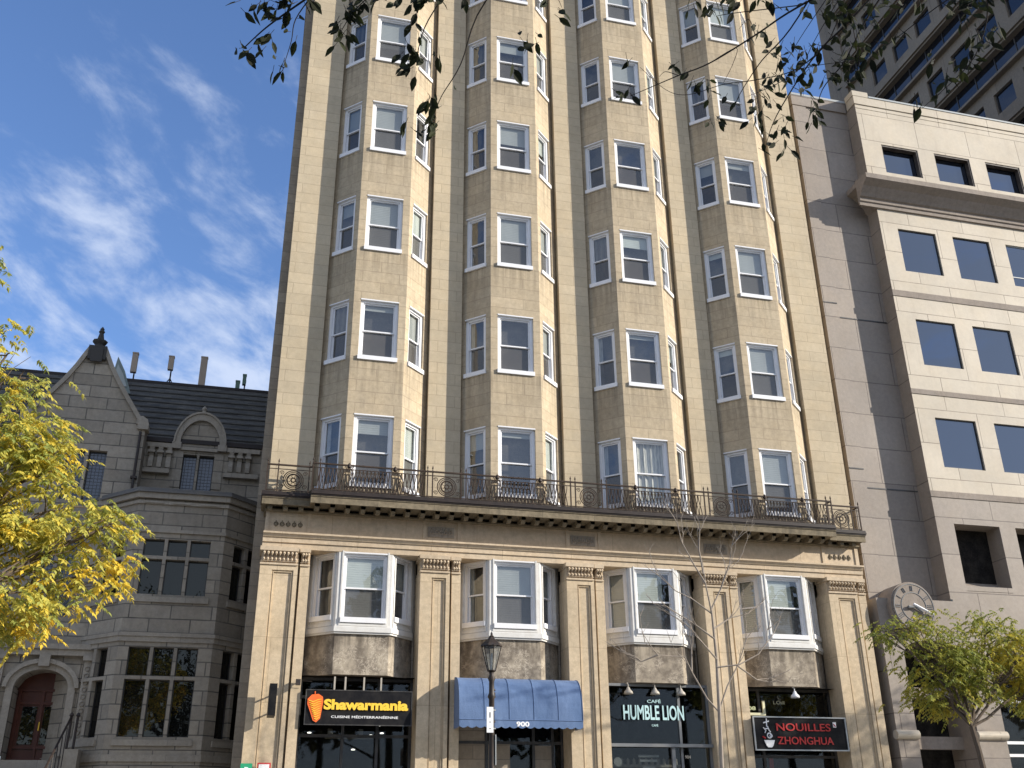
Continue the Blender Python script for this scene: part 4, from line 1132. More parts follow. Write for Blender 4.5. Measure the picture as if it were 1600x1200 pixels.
# door surround
m = MB()
N = 16; c0 = -6.56
for i in range(N):
    a0, a1 = PI*i/N, PI*(i+1)/N
    def q(Rx, Rz, a): return (c0+Rx*math.cos(a), 4.72+Rz*math.sin(a))
    m.prism([q(0.60, 0.42, a0), q(0.74, 0.56, a0), q(0.74, 0.56, a1), q(0.60, 0.42, a1)], YG-0.06, YG+0.1, 'y')
    m.prism([q(0.74, 0.56, a0), q(0.84, 0.66, a0), q(0.84, 0.66, a1), q(0.74, 0.56, a1)], YG-0.14, YG+0.1, 'y')
for sg in (-1, 1):
    a, b = sorted((c0+sg*0.60, c0+sg*0.76)); m.box(a, b, YG-0.06, YG+0.05, 3.2, 4.72)
    a, b = sorted((c0+sg*0.88, c0+sg*1.06)); m.box(a, b, YG-0.12, YG, 3.2, 5.35)
    for z in [3.4+0.16*i for i in range(12)]:
        m.ring((a+b)/2, YG-0.125, z, 0.05, 0.016, 8, 4)
    a, b = sorted((c0+sg*0.85, c0+sg*1.12)); m.box(a, b, YG-0.2, YG, 5.35, 5.46)
m.box(-7.72, -5.40, YG-0.16, YG, 5.46, 5.60); m.box(-7.78, -5.36, YG-0.22, YG, 5.60, 5.72)
m.box(c0-0.12, c0+0.12, YG-0.2, YG, 5.2, 5.46)
m.build('door_surround', 'grey_trim', MN)
m = MB(); m.box(-7.2, -5.9, YG+0.6, YG+0.7, 3.1, 5.2)
o = m.build('door', 'door_wood', MN)
m = MB(); m.box(-6.98, -6.66, YG+0.57, YG+0.6, 3.5, 4.35); m.box(-6.50, -6.20, YG+0.57, YG+0.6, 3.5, 4.35); m.build('pane', 'mansion_glass', o)
m = MB()
for x in (-7.12, -6.60, -6.08): m.box(x, x+0.06, YG+0.55, YG+0.6, 3.12, 4.7)
for z in (3.12, 3.4, 4.4, 4.7): m.box(-7.14, -6.0, YG+0.555, YG+0.6, z, z+0.06)
m.build('door_frame', 'door_wood', o)
m = MB(); m.tube([(-6.55, YG+0.5, 3.8), (-6.55, YG+0.5, 4.0)], 0.015); m.build('handle', 'sign_yellow', o)
# stoop
m = MB()
for i in range(17): m.box(-7.4, -5.7, YG-0.05-0.3*(i+1), YG-0.05-0.3*i, 0.1, 3.10-0.18*i)
m.box(-5.72, -5.38, 3.4, 4.3, 0.1, 3.3)
m.build('front_steps', 'grey_trim', MN)
m = MB()
for x in (-5.66, -5.52): m.tube([(x, 3.55, 3.3), (x, 3.55, 4.05)], 0.028, 8); m.lathe([(0.028, 4.0), (0.05, 4.03), (0.03, 4.08), (0, 4.1)], x, 3.55, 8)
m.tube([(-5.66, 3.55, 4.0), (-5.75, 0.3, 2.0), (-5.75, -0.4, 1.3)], 0.025, 6)
for k in range(9): m.tube([(-5.67-0.01*k, 3.3-0.36*k, 3.75-0.22*k), (-5.67-0.01*k, 3.3-0.36*k, 2.9-0.22*k)], 0.012, 5)
m.build('stair_railing', 'black_iron', MN)
m = MB(); m.tube([(-5.22, YG-0.08, 3.0), (-5.22, YG-0.08, 11.3)], 0.035, 8); m.box(-5.30, -5.14, YG-0.12, YG, 10.0, 10.06); m.build('downpipe', 'black_iron', MN)
m = MB(); m.box(-7.95, -7.75, YG-0.25, YG, 4.35, 4.55); m.tube([(-7.85, YG-0.12, 4.35), (-7.85, YG-0.12, 4.2)], [0.08, 0.03]); m.build('wall_lantern', 'black_iron', MN)

# rooftop antennas
ants = [('tan panel antenna, leftmost on the mansion ridge beside the gable', -6.20, 14.66, 15.32, 0.17, 'antenna_tan', -0.10, 0),
        ('small tan panel antenna on a tripod, second from left on the slate ridge', -5.12, 14.86, 15.32, 0.16, 'antenna_tan', 0.04, 1),
        ('tallest tan slab antenna rising straight from the slate ridge', -4.13, 14.30, 15.40, 0.20, 'antenna_tan', 0.0, 0),
        ('low dull green antenna box close to the tan tower', -3.03, 14.33, 14.68, 0.13, 'antenna_green', 0.0, 0),
        ('green antenna on a thin pole nearest the tan tower', -2.84, 14.58, 14.92, 0.11, 'antenna_green', 0.0, 0)]
for lab, x, z0, z1, w, mt, lean, tri in ants:
    t = thing('rooftop_antenna', lab, 'antenna', (x, 8.2, 14.25), 'antennas along the mansion ridge')
    m = MB(); m.box(x-w/2, x+w/2, 8.10, 8.24, z0, z1); m.box(x-w/2-0.008, x+w/2+0.008, 8.09, 8.25, z1-0.03, z1+0.01); m.build('antenna_panel', mt, t)
    m = MB(); m.tube([(x+0.02, 8.28, 14.2), (x+0.02, 8.28, z1-0.1)], 0.025)
    m.box(x-0.03, x+0.06, 8.24, 8.28, z0+0.1, z0+0.16); m.box(x-0.03, x+0.06, 8.24, 8.28, z1-0.2, z1-0.14)
    if tri:
        for q in (-0.2, 0.2): m.tube([(x+0.02, 8.28, 14.62), (x+q, 8.28, 14.25)], 0.018)
    m.build('mast', 'black_iron', t)

# ================================================================== OFFICE BUILDING (right)
OB = thing('office_building', 'cream and mauve stone office building with square mirror windows right of the tower', 'building', (20, 6, 0))
YO, YM = 0.30, 0.80
OX0, OX1 = 15.72, 27.0
NC = 6
cols = [(16.33+1.95*k, 17.67+1.95*k) for k in range(NC) if 17.67+1.95*k < OX1-0.1]
rows = [(16.93, 18.44), (13.78, 15.28), (10.64, 12.13)]
m = MB()
hs = [(a, b, c, d) for a, b in cols for c, d in rows]
T0 = frame(0, YO)
m.wall(T0, OX1, 9.92, 19.3, hs, 0.07, x0=OX0)
up = [(a, b, 20.55, 21.64) for a, b in cols]
m.wall(T0, OX1, 19.3, 23.14, up, 0.22, x0=OX0-0.1)
rr_ = MB()
for z0, z1, a in ((9.92, 19.3, OX0), (19.3, 23.14, OX0-0.1)):
    rr_.quad((a, YO, z0), (a, YO, z1), (a, 16, z1), (a, 16, z0))
rr_.build('side_return', 'mauve_stone', OB)

m.quad((OX1, YO, 0), (OX1, 16, 0), (OX1, 16, 23.1), (OX1, YO, 23.1))
m.build('upper_wall', 'cream_panel', OB)
m = MB(); m.box(OX0-0.13, OX1+0.03, YO-0.03, YO+0.4, 23.14, 23.46); m.box(OX0-0.15, 16.15, YO-0.04, YO+0.4, 23.46, 23.66)
m.box(OX0-0.11, OX1, YO-0.012, YO, 22.98, 23.06)
m.build('parapet', 'cream_panel', OB)
m = MB(); m.box(16.16, OX1, YO-0.05, YO+0.42, 23.46, 23.52); m.box(13.62, 15.6, YM-0.06, YM+0.5, 23.50, 23.58); m.build('roof_flashing', 'steel_flash', OB)
m = MB(); m.quad((13.6, YM, 23.1), (OX1, YM, 23.1), (OX1, 16, 23.1), (13.6, 16, 23.1)); m.build('roof', 'roof_gravel', OB)
m = MB()
for z0, z1 in ((16.0, 16.2), (12.82, 12.97), (9.75, 9.92)):
    m.box(OX0-0.015, OX1+0.01, YO-0.02, YO+0.1, z0, z1)
m.build('stone_band', 'mauve_band', OB)
# projecting ledge with coved underside
m = MB()
lp = [(YO, 19.08), (YO-0.06, 19.08), (YO-0.06, 19.20), (YO-0.10, 19.22), (YO-0.10, 19.33), (YO-0.16, 19.36), (YO-0.22, 19.45), (YO-0.36, 19.62), (YO-0.58, 19.76), (YO-0.58, 19.93), (YO, 19.98)]
m.prism(lp, 15.10, OX1+0.02, 'x')
# return of the ledge round the corner, dying into the recessed wall
for i in range(len(lp)-2):
    pass
ret = [(15.72, 19.08), (15.66, 19.20), (15.62, 19.33), (15.56, 19.40), (15.46, 19.54), (15.30, 19.68), (15.10, 19.77), (15.10, 19.93), (15.72, 19.97)]
m.prism(ret, YO+0.001, YM, 'y')
m.build('ledge', 'mauve_band', OB)
# recessed mauve strip between tower and office front
m = MB()
m.quad((14.10, YM, 6.89), (OX0+0.1, YM, 6.89), (OX0+0.1, YM, 23.5), (14.10, YM, 23.5))
m.quad((13.62, YM-0.03, 6.89), (14.10, YM-0.03, 6.89), (14.10, YM-0.03, 23.5), (13.62, YM-0.03, 23.5))
m.quad((14.10, YM-0.03, 6.89), (14.10, YM, 6.89), (14.10, YM, 23.5), (14.10, YM-0.03, 23.5))
m.quad((13.62, YM-0.03, 0), (13.62, YM-0.03, 23.5), (13.62, 12, 23.5), (13.62, 12, 0))
m.box(13.60, 15.6, YM-0.05, YM+0.3, 23.1, 23.5)
m.build('recessed_wall', 'mauve_stone', OB)
for xa, xb, yy, zj in ((14.11, 15.7, YM-0.012, 15.30), (14.11, 15.7, YM-0.012, 10.02), (13.63, 14.08, YM-0.042, 15.75), (13.63, 14.08, YM-0.042, 10.55)):
    m = MB(); m.box(xa, xb, yy, yy+0.03, zj, zj+0.035); m.build('wall_joint', 'dark_frame', OB)
# lower front
m = MB()
lowh = [(a-0.06, b+0.04, 7.33, 9.02) for a, b in cols]
m.wall(T0, OX1, 6.95, 9.75, lowh, 0.55, x0=OX0)
m.quad((OX0, YO, 6.9), (OX0, YO, 9.92), (OX0, 1.2, 9.92), (OX0, 1.2, 6.9))
for a, b in cols: m.prism([(YO-0.01, 7.20), (YO+0.55, 7.55), (YO+0.55, 7.2)], a-0.06, b+0.04, 'x')
# wall with arched entrance
AX0, AX1, AZ = 14.06, 15.78, 5.55
pts = [AX0+(AX1-AX0)*i/16 for i in range(17)]
def az(x):
    u = (x-(AX0+AX1)/2)/((AX1-AX0)/2); return AZ+0.32*math.sqrt(max(0, 1-u*u))
m.quad((13.5, YO, 0), (AX0, YO, 0), (AX0, YO, 6.9), (13.5, YO, 6.9))
for a, b in zip(pts[:-1], pts[1:]):
    m.quad((a, YO, az(a)), (b, YO, az(b)), (b, YO, 6.9), (a, YO, 6.9)); m.quad((a, YO, az(a)), (b, YO, az(b)), (b, 1.4, az(b)), (a, 1.4, az(a)))
m.wall(T0, OX1, 0, 6.95, [(16.58, 22.5, 0.6, 5.7), (22.9, 26.6, 0.6, 5.7)], 0.5, x0=AX1)
m.quad((AX0, YO, 0), (AX0, 1.4, 0), (AX0, 1.4, AZ), (AX0, YO, AZ)); m.quad((AX1, YO, 0), (AX1, YO, AZ), (AX1, 1.4, AZ), (AX1, 1.4, 0))
m.quad((13.5, YO, 0), (13.5, YO, 6.9), (13.5, YM, 6.9), (13.5, YM, 0))
m.quad((13.5, YO, 6.9), (OX0, YO, 6.9), (OX0, YM, 6.9), (13.5, YM, 6.9))
m.build('lower_wall', 'mauve_stone', OB)
m = MB(); m.box(13.7, 16.2, 1.4, 1.5, 0, 6.6); m.box(16.3, 26.9, 0.82, 0.9, 0.3, 6); m.build('dark_lobby', 'dark_interior', OB)
for a, b, c, d in ((0.75, 1.0, 4.50, 4.76), (0.9, 1.1, 3.3, 3.6)):
    m = MB(); m.box(AX0, AX1, a, b, c, d); m.build('entrance_beam', 'mauve_band', OB)
m = MB()
for a, b in ((13.46, 14.08), (15.74, 16.60)):
    m.prism([(YO-0.10+0.11*(1-math.cos(q)), 3.585+0.11*math.sin(q)) for q in [2*PI*i/16 for i in range(16)]], a, b, 'x')
m.build('roll_moulding', 'cream_panel', OB)
f = MB(); bars(f, 16.58, 22.5, 0.6, 5.7, 0.55, 0.62, (18.6, 20.5), (4.45, 3.45, 3.15), 0.07); fo = f.build('shopfront', 'white_vinyl', OB)
MB().box(16.6, 22.4, 0.66, 0.68, 0.65, 5.65).build('pane', 'shop_glass', fo)
def office_window(a, b, z0, z1, y, gm='office_glass', blind=False):
    f = MB(); bars(f, a, b, z0, z1, y-0.015, y+0.03, (), ((z0+0.35,) if blind else ()), 0.03)
    o = f.build('window', 'steel_flash' if blind else 'dark_frame', OB)
    MB().box(a+0.02, b-0.02, y+0.004, y+0.012, z0+0.02, z1-0.02).build('pane', gm, o)
for j, (a, b) in enumerate(cols):
    for z0, z1 in rows: office_window(a, b, z0, z1, YO+0.06, blind=(j == 2 and z0 > 16))
    office_window(a, b, 20.55, 21.64, YO+0.20)
    m = MB(); m.box(a, a+0.03, YO+0.02, YO+0.185, 20.55, 21.64); m.box(b-0.05, b, YO+0.02, YO+0.185, 20.55, 21.64); m.box(a+0.03, b-0.05, YO+0.02, YO+0.185, 21.58, 21.64); m.box(a+0.03, b-0.05, YO+0.02, YO+0.185, 20.55, 20.57)
    m.build('window_lining', 'brown_metal', OB)
    MB().box(a-0.06, b+0.04, YO+0.545, YO+0.56, 7.4, 9.02).build('window_recess', 'dark_interior', OB)

# clock
t = thing('wall_clock', 'round pink stone clock with white hand above the office entrance', 'clock', (14.44, 0.2, 6.68))
cxk, czk = 14.42, 6.66
m = MB()
def disc(m, R0, y0, y1, n=40, cx=cxk, cz=czk): m.prism([(cx+R0*math.cos(2*PI*i/n), cz+R0*math.sin(2*PI*i/n)) for i in range(n)], y0, y1, 'y')
disc(m, 0.64, 0.12, YM+0.05); disc(m, 0.60, 0.08, 0.12)
m.build('clock_body', 'mauve_band', t)
m = MB()
for R0 in (0.575, 0.36): m.ring(cxk, 0.078, czk, R0, 0.012, 40, 5)
for k in range(12):
    a = PI/2-PI/6*k
    c, s = math.cos(a), math.sin(a)
    n = [2, 1, 2, 3, 2, 1, 2, 3, 3, 2, 1, 2][k]
    for j in range(n):
        o_ = (j-(n-1)/2)*0.045
        m.tube([(cxk+0.40*c-o_*s, 0.075, czk+0.40*s+o_*c), (cxk+0.53*c-o_*s, 0.075, czk+0.53*s+o_*c)], 0.012, 4)
m.build('clock_numerals', 'grey_frame', t)
m = MB()
m.tube([(cxk-0.05, 0.01, czk+0.05), (cxk+0.50, 0.01, czk-0.20)], [0.035, 0.022], 6); m.build('minute_hand', 'sign_white', t)
m = MB(); m.tube([(cxk-0.20, 0.03, czk-0.02), (cxk, 0.03, czk-0.02), (cxk+0.20, 0.03, czk-0.14)], [0.04, 0.025, 0.03], 6); m.build('hour_hand_and_shadow', 'grey_frame', t)  # dark hour hand, its bent shape also standing in for the hands' cast shadow

# ================================================================== OFFICE TOWER (far right, behind)
TW = thing('office_tower', 'dark grey high-rise with rows of punched square windows and glass ribbons behind', 'building', (34, 12, 0))
k = 0.7135
def ty(y): return (y+21.965)*k-21.965
def tz(z): return (z-1.6)*k+1.6
TX = 28.0
m = MB(); yfar = ty(31.6); ynear = -1.5
# floors: period 5.6 -> ledge, ribbon glass, punched row
TT = Matrix.Translation((TX, 0, 0)) @ Matrix.Rotation(-PI/2, 4, 'Z')    # local x runs toward -y, outward = -x
def L(y): return -y
P5 = 5.45
floors = [k_ for k_ in range(-3, 7)]
holes_t = []; winlist = []
for fl in floors:
    z0, z1 = tz(41.70+fl*P5), tz(43.20+fl*P5)
    y = 23.5+2.6*3
    while y > -6:
        a, b = ty(y), ty(y-1.65)
        if a < yfar-0.3 and b > ynear+0.2: winlist.append((L(a), L(b), z0, z1)); holes_t.append((L(a), L(b), z0, z1))
        y -= 2.6
for fl in floors:
    zlo, zhi = tz(41.1+fl*P5), tz(43.95+fl*P5)
    hh = [h for h in holes_t if zlo < h[2] < zhi]
    m.wall(TT, L(ynear), zlo, zhi, hh, 0.2, x0=L(yfar))
m.quad((TX+0.25, ynear, 0), (TX+0.25, yfar, 0), (TX+0.25, yfar, tz(76)), (TX+0.25, ynear, tz(76)))
m.box(TX+0.26, TX+18, ynear, yfar, 0, tz(76))
m.box(TX-0.1, TX+6, yfar, yfar+0.8, 0, tz(78))
m.box(TX+0.6, TX+8, yfar+0.8, yfar+2.6, 0, tz(72))
m.build('wall', 'tower_precast', TW)
m = MB()
for fl in floors:
    zb = tz(43.95+fl*P5)
    m.prism([(L(yfar), zb), (L(ynear), zb), (L(ynear), zb+0.12), (L(yfar), zb+0.12)], 0, 1, 'y') if False else None
    m.box(L(yfar), L(ynear), -0.28, 0.2, zb+P5*0+0.0, zb+0.12, TT)
    z2 = tz(46.0+fl*P5)-0.18
    m.box(L(yfar), L(ynear), -0.40, 0.3, z2, z2+0.26, TT); m.box(L(yfar), L(ynear), -0.30, 0.3, z2-0.10, z2, TT)
m.build('ledge', 'tower_precast', TW)
m = MB()
for fl in floors:
    z1, z2 = tz(43.95+fl*P5)+0.12, tz(46.0+fl*P5)-0.28
    m.box(L(yfar), L(ynear), 0.02, 0.2, z1, z2+0.01, TT)
rib = m.build('ribbon_window', 'tower_glass', TW)
m = MB()
for fl in floors:
    z1, z2 = tz(43.95+fl*P5)+0.12, tz(46.0+fl*P5)-0.28
    y = yfar-0.9
    while y > ynear: m.box(L(y), L(y)+0.05, -0.01, 0.02, z1, z2, TT); y -= 1.3*k*1.4
m.build('mullion', 'dark_frame', rib)
wf = MB(); w_, h_ = 1.65*k, 1.50*k
def tf(m, a, b, z0, z1): bars(m, a, b, z0, z1, -0.03, 0.04, t=0.05)
tf(wf, 0, w_, 0, h_)
wfm = wf.mesh('window', 'dark_frame'); wpm = MB().box(0.03, w_-0.03, 0.0, 0.012, 0.03, h_-0.03).mesh('pane', 'tower_glass')
vis = sorted(winlist, key=lambda h: h[2])
vis = [h for h in vis if tz(30) < h[2] < tz(64)][:96]
for a, b, z0, z1 in winlist:
    if (a, b, z0, z1) not in vis: continue
    o = link('window', wfm, TW); o.matrix_parent_inverse = base_of(TW).inverted()
    p = TT @ Vector((a, 0.13, z0)); o.location = p; o.rotation_euler = (0, 0, -PI/2)
    link('pane', wpm, o, False)

# ================================================================== TREES
def leaflet(m, p, d, n, L_, w, tone):
    """one pointed leaf: p base, d direction, n face normal"""
    s = d.cross(n)
    if s.length < 1e-6: s = Vector((1, 0, 0))
    s.normalize(); nn = s.cross(d).normalized()
    a = p; b = p+d*L_*0.35+s*w; c = p+d*L_-nn*L_*0.12; e = p+d*L_*0.35-s*w
    m.quad(a, e, c, b); m.tone.append(tone)
def compound(m, p, d, L_, n, ll, lw, rg, tone, tj=0.12):
    """pinnate leaf: leaflets in pairs along a drooping stalk"""
    side = d.cross(Vector((0, 0, 1)))
    if side.length < 1e-3: side = Vector((1, 0, 0))
    side.normalize()
    for i in range(n):
        t = (i+0.6)/n
        q = p+d*L_*t+Vector((0, 0, -0.35*L_*t*t))
        for sg in (-1, 1):
            dd_ = (d*0.45+side*sg*0.75+Vector((0, 0, -0.45+rg.uniform(-0.25, 0.2)))).normalized()
            nn = Vector((rg.uniform(-.6, .6), rg.uniform(-.6, .6), 1)).normalized()
            leaflet(m, q, dd_, nn, ll*rg.uniform(0.5, 1.25), lw, min(1, max(0, tone+rg.uniform(-tj, tj))))
    q = p+d*L_+Vector((0, 0, -0.35*L_)); leaflet(m, q, (d+Vector((0, 0, -0.6))).normalized(), Vector((0.2, -0.3, 1)), ll, lw, min(1, max(0, tone)))
def limb(m, p0, p1, r0, r1, rg, wob=0.08, n=6):
    p0, p1 = Vector(p0), Vector(p1); Lg = (p1-p0).length
    pts = []
    for i in range(n+1):
        t = i/n
        o_ = Vector((rg.uniform(-1, 1), rg.uniform(-1, 1), rg.uniform(-.6, .6)))*wob*Lg*math.sin(PI*t)*0.5
        pts.append(p0.lerp(p1, t)+o_+Vector((0, 0, 0.06*Lg*math.sin(PI*t))))
    m.tube(pts, [r0+(r1-r0)*i/n for i in range(n+1)], 7)
    return pts
def leafy_tree(name, label, base, blobs, bm, lm, seed, density, ll, lw, tonefn, tr=0.12, forks=None, group=None, cl=0.26, n=5):
    rg = random.Random(seed)
    t = thing(name, label, 'tree', base, group)
    wood = MB(); lv = MB()
    B = Vector(base); fork = Vector(forks[0]) if forks else B+Vector((0, 0, 2.4))
    limb(wood, B, fork, tr, tr*0.75, rg, 0.03)
    for (c, rad) in blobs:
        c = Vector(c); rad = Vector(rad)
        pts = limb(wood, fork, c, tr*0.42, 0.018, rg, 0.12)
        nb = 9
        tips = []
        for i in range(nb):
            u = Vector((rg.gauss(0, 1), rg.gauss(0, 1), rg.gauss(0, 1))).normalized()
            e = c+Vector((u.x*rad.x, u.y*rad.y, u.z*rad.z))*0.9
            st = pts[rg.randint(3, 6)]
            bp = limb(wood, st, e, 0.016, 0.004, rg, 0.15, 5); tips.append(bp)
        vol = rad.x*rad.y*rad.z
        cnt = int(density*vol**0.75)
        # sub clumps give an uneven outline with gaps
        clumps = []
        for i in range(int(10+vol*7)):
            u = Vector((rg.gauss(0, 1), rg.gauss(0, 1), rg.gauss(0, 1))).normalized()*rg.uniform(0.45, 1.05)
            clumps.append(c+Vector((u.x*rad.x, u.y*rad.y, u.z*rad.z)))
        for bp in tips: clumps.append(bp[-1]); clumps.append(bp[-2])
        for i in range(cnt):
            cc = rg.choice(clumps)
            p = cc+Vector((rg.gauss(0, 0.19), rg.gauss(0, 0.19), rg.gauss(0, 0.10)))
            out_ = (p-c)
            d = Vector((out_.x, out_.y, 0.1*out_.z))*0.6+Vector((rg.uniform(-1, 1), rg.uniform(-1, 1), rg.uniform(-.5, .1)))
            d.normalize()
            compound(lv, p, d, cl*rg.uniform(0.7, 1.2), n, ll, lw, rg, tonefn(p, rg, cc))
    if seed == 9:      # bare limb that throws its branch shadows on the awning
        lp = limb(wood, (22.4, -6.1, 9.3), (14.5, -6.0, 9.75), 0.06, 0.008, rg, 0.10, 14)
        for q in range(16):
            st = lp[rg.randint(3, 14)]; e = st+Vector((rg.uniform(-1.6, 0.2), rg.uniform(-.3, .3), rg.uniform(-0.5, 0.9)))
            b2 = limb(wood, st, e, 0.016, 0.005, rg, 0.2, 6)
            limb(wood, b2[3], b2[3]+Vector((rg.uniform(-.7, .1), 0, rg.uniform(-.3, .6))), 0.009, 0.004, rg, 0.2, 4)
    wood.build('trunk', bm, t); lv.build('crown', lm, t)
    return t

def tone_gold(p, rg, cc):
    h = math.sin(cc.x*5.1+cc.z*3.3+cc.y*4)*0.5+0.5
    return 0.24+0.44*h*rg.random()+0.34*rg.random()+(0.20*h if p.z < 5.6 else 0)+(0.35 if rg.random() < 0.06 else 0)
leafy_tree('street_tree', 'yellowing tree with drooping feathery leaves in front of the grey mansion', (-8.2, -5.2, 0.14),
           [((-6.3, -5.0, 7.6), (1.15, 0.9, 0.75)), ((-6.9, -5.0, 6.4), (1.5, 1.1, 0.9)), ((-5.3, -5.0, 6.35), (1.15, 0.8, 0.55)), ((-5.9, -5.0, 5.0), (1.35, 0.9, 0.6)), ((-4.65, -4.9, 5.35), (0.75, 0.5, 0.5)),
            ((-4.2, -4.9, 6.30), (0.60, 0.3, 0.12)), ((-7.4, -5.2, 8.75), (0.85, 0.6, 0.4)), ((-6.75, -5.2, 9.5), (0.4, 0.3, 0.3)), ((-6.35, -5.1, 9.0), (0.45, 0.3, 0.12)), ((-7.1, -5.0, 10.85), (0.34, 0.3, 0.25)), ((-7.7, -5.0, 4.85), (1.1, 0.9, 0.5)),
            ((-5.45, -5.1, 7.25), (0.5, 0.5, 0.25)), ((-6.1, -5.0, 8.65), (0.45, 0.3, 0.12)), ((-7.9, -5.2, 7.4), (1.0, 0.9, 1.0))],
           'bark_brown', 'leaf_gold', 11, 520, 0.115, 0.026, tone_gold, forks=[(-8.1, -5.2, 3.2)])
def tone_green(p, rg, cc):
    h = math.sin(cc.x*3.1+cc.z*4.3+cc.y*2)*0.5+0.5
    return 0.48+0.45*h*rg.random()+0.2*rg.random()+(0.25 if p.x > 13.0 and 4.2 < p.z < 5.2 else 0)
leafy_tree('street_tree', 'green fine-leaved tree with yellow patches in front of the office entrance', (12.35, -4.2, 0.14),
           [((11.2, -4.0, 5.25), (0.75, 0.6, 0.28)), ((11.6, -4.0, 4.65), (0.85, 0.7, 0.42)), ((11.75, -4.0, 3.95), (0.65, 0.7, 0.42)), ((13.0, -4.0, 5.2), (0.85, 0.7, 0.42)), ((13.2, -4.1, 4.45), (1.0, 0.8, 0.5)),
            ((14.4, -4.1, 5.0), (0.9, 0.8, 0.6)), ((12.2, -4.0, 4.35), (0.7, 0.6, 0.4)), ((14.2, -4.1, 4.1), (0.7, 0.7, 0.4)), ((10.75, -4.0, 5.15), (0.35, 0.3, 0.14))],
           'bark_brown', 'leaf_green', 5, 720, 0.085, 0.018, tone_green, tr=0.07, forks=[(12.1, -4.2, 3.35)], cl=0.2)
leafy_tree('street_tree', 'large leafy street tree further along the pavement, outside the right edge', (24.5, -6.0, 0.14),
           [((23.2, -6.1, 9.6), (1.1, 0.8, 0.7)), ((25.0, -6.1, 9.6), (1.3, 0.9, 0.8)), ((22.6, -6.1, 8.4), (1.1, 0.8, 0.8)), ((24.2, -6.1, 8.4), (1.4, 0.9, 0.8)), ((26.0, -6.1, 8.6), (0.9, 0.8, 0.7)), ((21.9, -6.2, 10.0), (0.5, 0.4, 0.3))],
           'bark_brown', 'leaf_green', 9, 420, 0.09, 0.02, tone_green, tr=0.16, forks=[(24.3, -6.1, 5.0)])

# bare young tree before the right-hand shops
def branchy(m, p, d, L_, r, rg, depth, pale=True):
    pts = [Vector(p)]; dcur = Vector(d).normalized(); n = 6
    for i in range(n):
        dcur = (dcur+Vector((rg.uniform(-.22, .22), rg.uniform(-.22, .22), rg.uniform(-.05, .16)))).normalized()
        pts.append(pts[-1]+dcur*L_/n)
    m.tube(pts, [r*(1-0.7*i/n) for i in range(n+1)], 5 if depth else 6)
    if depth > 0:
        for j in range(rg.randint(2, 4)):
            k_ = rg.randint(2, n); q = pts[k_]
            nd = (dcur+Vector((rg.uniform(-1, 1), rg.uniform(-.7, .7), rg.uniform(-.1, .8)))).normalized()
            branchy(m, q, nd, L_*rg.uniform(0.35, 0.6), r*0.45, rg, depth-1)
t = thing('bare_tree', 'slender leafless young tree with pale twigs in front of the stone pilaster', 'tree', (6.98, -3.5, 0.14))
rg = random.Random(21); m = MB()
m.tube([(6.97, -3.5, 0.14), (6.98, -3.5, 2.6), (7.03, -3.5, 3.6), (7.08, -3.48, 4.6), (7.06, -3.5, 5.5), (6.98, -3.5, 6.1), (6.95, -3.5, 6.6)], [0.055, 0.042, 0.036, 0.028, 0.020, 0.013, 0.006], 8)
def tw(pts, r):
    m.tube(pts, [1.05*r*(1-0.72*i/(len(pts)-1)) for i in range(len(pts))], 6)
    return pts
main = [
 [(7.02, -3.5, 3.62), (6.80, -3.5, 3.85), (6.52, -3.5, 4.35), (6.35, -3.6, 4.62), (6.1, -3.6, 4.62), (5.75, -3.7, 4.62), (5.5, -3.7, 4.85)],
 [(7.02, -3.5, 3.62), (7.25, -3.5, 4.1), (7.55, -3.5, 4.55), (7.75, -3.5, 5.0), (7.85, -3.4, 5.35)],
 [(7.06, -3.5, 4.45), (7.5, -3.6, 4.5), (7.95, -3.6, 4.72), (8.15, -3.6, 4.95), (8.2, -3.6, 5.2)],
 [(7.07, -3.5, 5.0), (6.7, -3.5, 5.25), (6.35, -3.5, 5.45), (6.1, -3.5, 5.6), (5.8, -3.5, 5.65)],
 [(7.07, -3.5, 5.2), (7.5, -3.4, 5.45), (7.9, -3.4, 5.55), (8.2, -3.4, 5.75)],
 [(7.06, -3.5, 5.5), (6.7, -3.4, 5.8), (6.35, -3.4, 5.95), (6.0, -3.4, 6.25)],
 [(7.06, -3.5, 5.6), (7.3, -3.5, 6.0), (7.45, -3.5, 6.35), (7.75, -3.5, 6.6)],
 [(6.98, -3.5, 6.1), (6.75, -3.5, 6.5), (6.55, -3.5, 6.9), (6.45, -3.5, 7.35)],
 [(6.95, -3.5, 6.3), (6.9, -3.5, 6.8), (6.95, -3.5, 7.2), (6.85, -3.5, 7.5)],
 [(7.3, -3.5, 6.0), (7.5, -3.6, 6.5), (7.6, -3.6, 6.9)],
 [(7.08, -3.5, 4.6), (6.75, -3.6, 4.9), (6.55, -3.6, 5.15), (6.35, -3.7, 5.25)],
 [(7.5, -3.5, 4.5), (7.95, -3.4, 4.25), (8.3, -3.3, 4.3)],
 [(6.52, -3.5, 4.35), (6.6, -3.4, 4.8), (6.5, -3.4, 5.1)],
 [(5.75, -3.7, 4.62), (5.45, -3.6, 4.50), (5.3, -3.6, 4.6)]]
for pts in main:
    tw(pts, 0.017)
    for q in range(4):
        i = rg.randint(1, len(pts)-1); p0 = Vector(pts[i])
        d = (Vector(pts[-1])-Vector(pts[0])).normalized()+Vector((rg.uniform(-.9, .9), rg.uniform(-.4, .4), rg.uniform(0, .9)))
        branchy(m, p0, d, rg.uniform(0.3, 0.75), 0.0095, rg, 1)
m.build('branches', 'bark_pale', t)

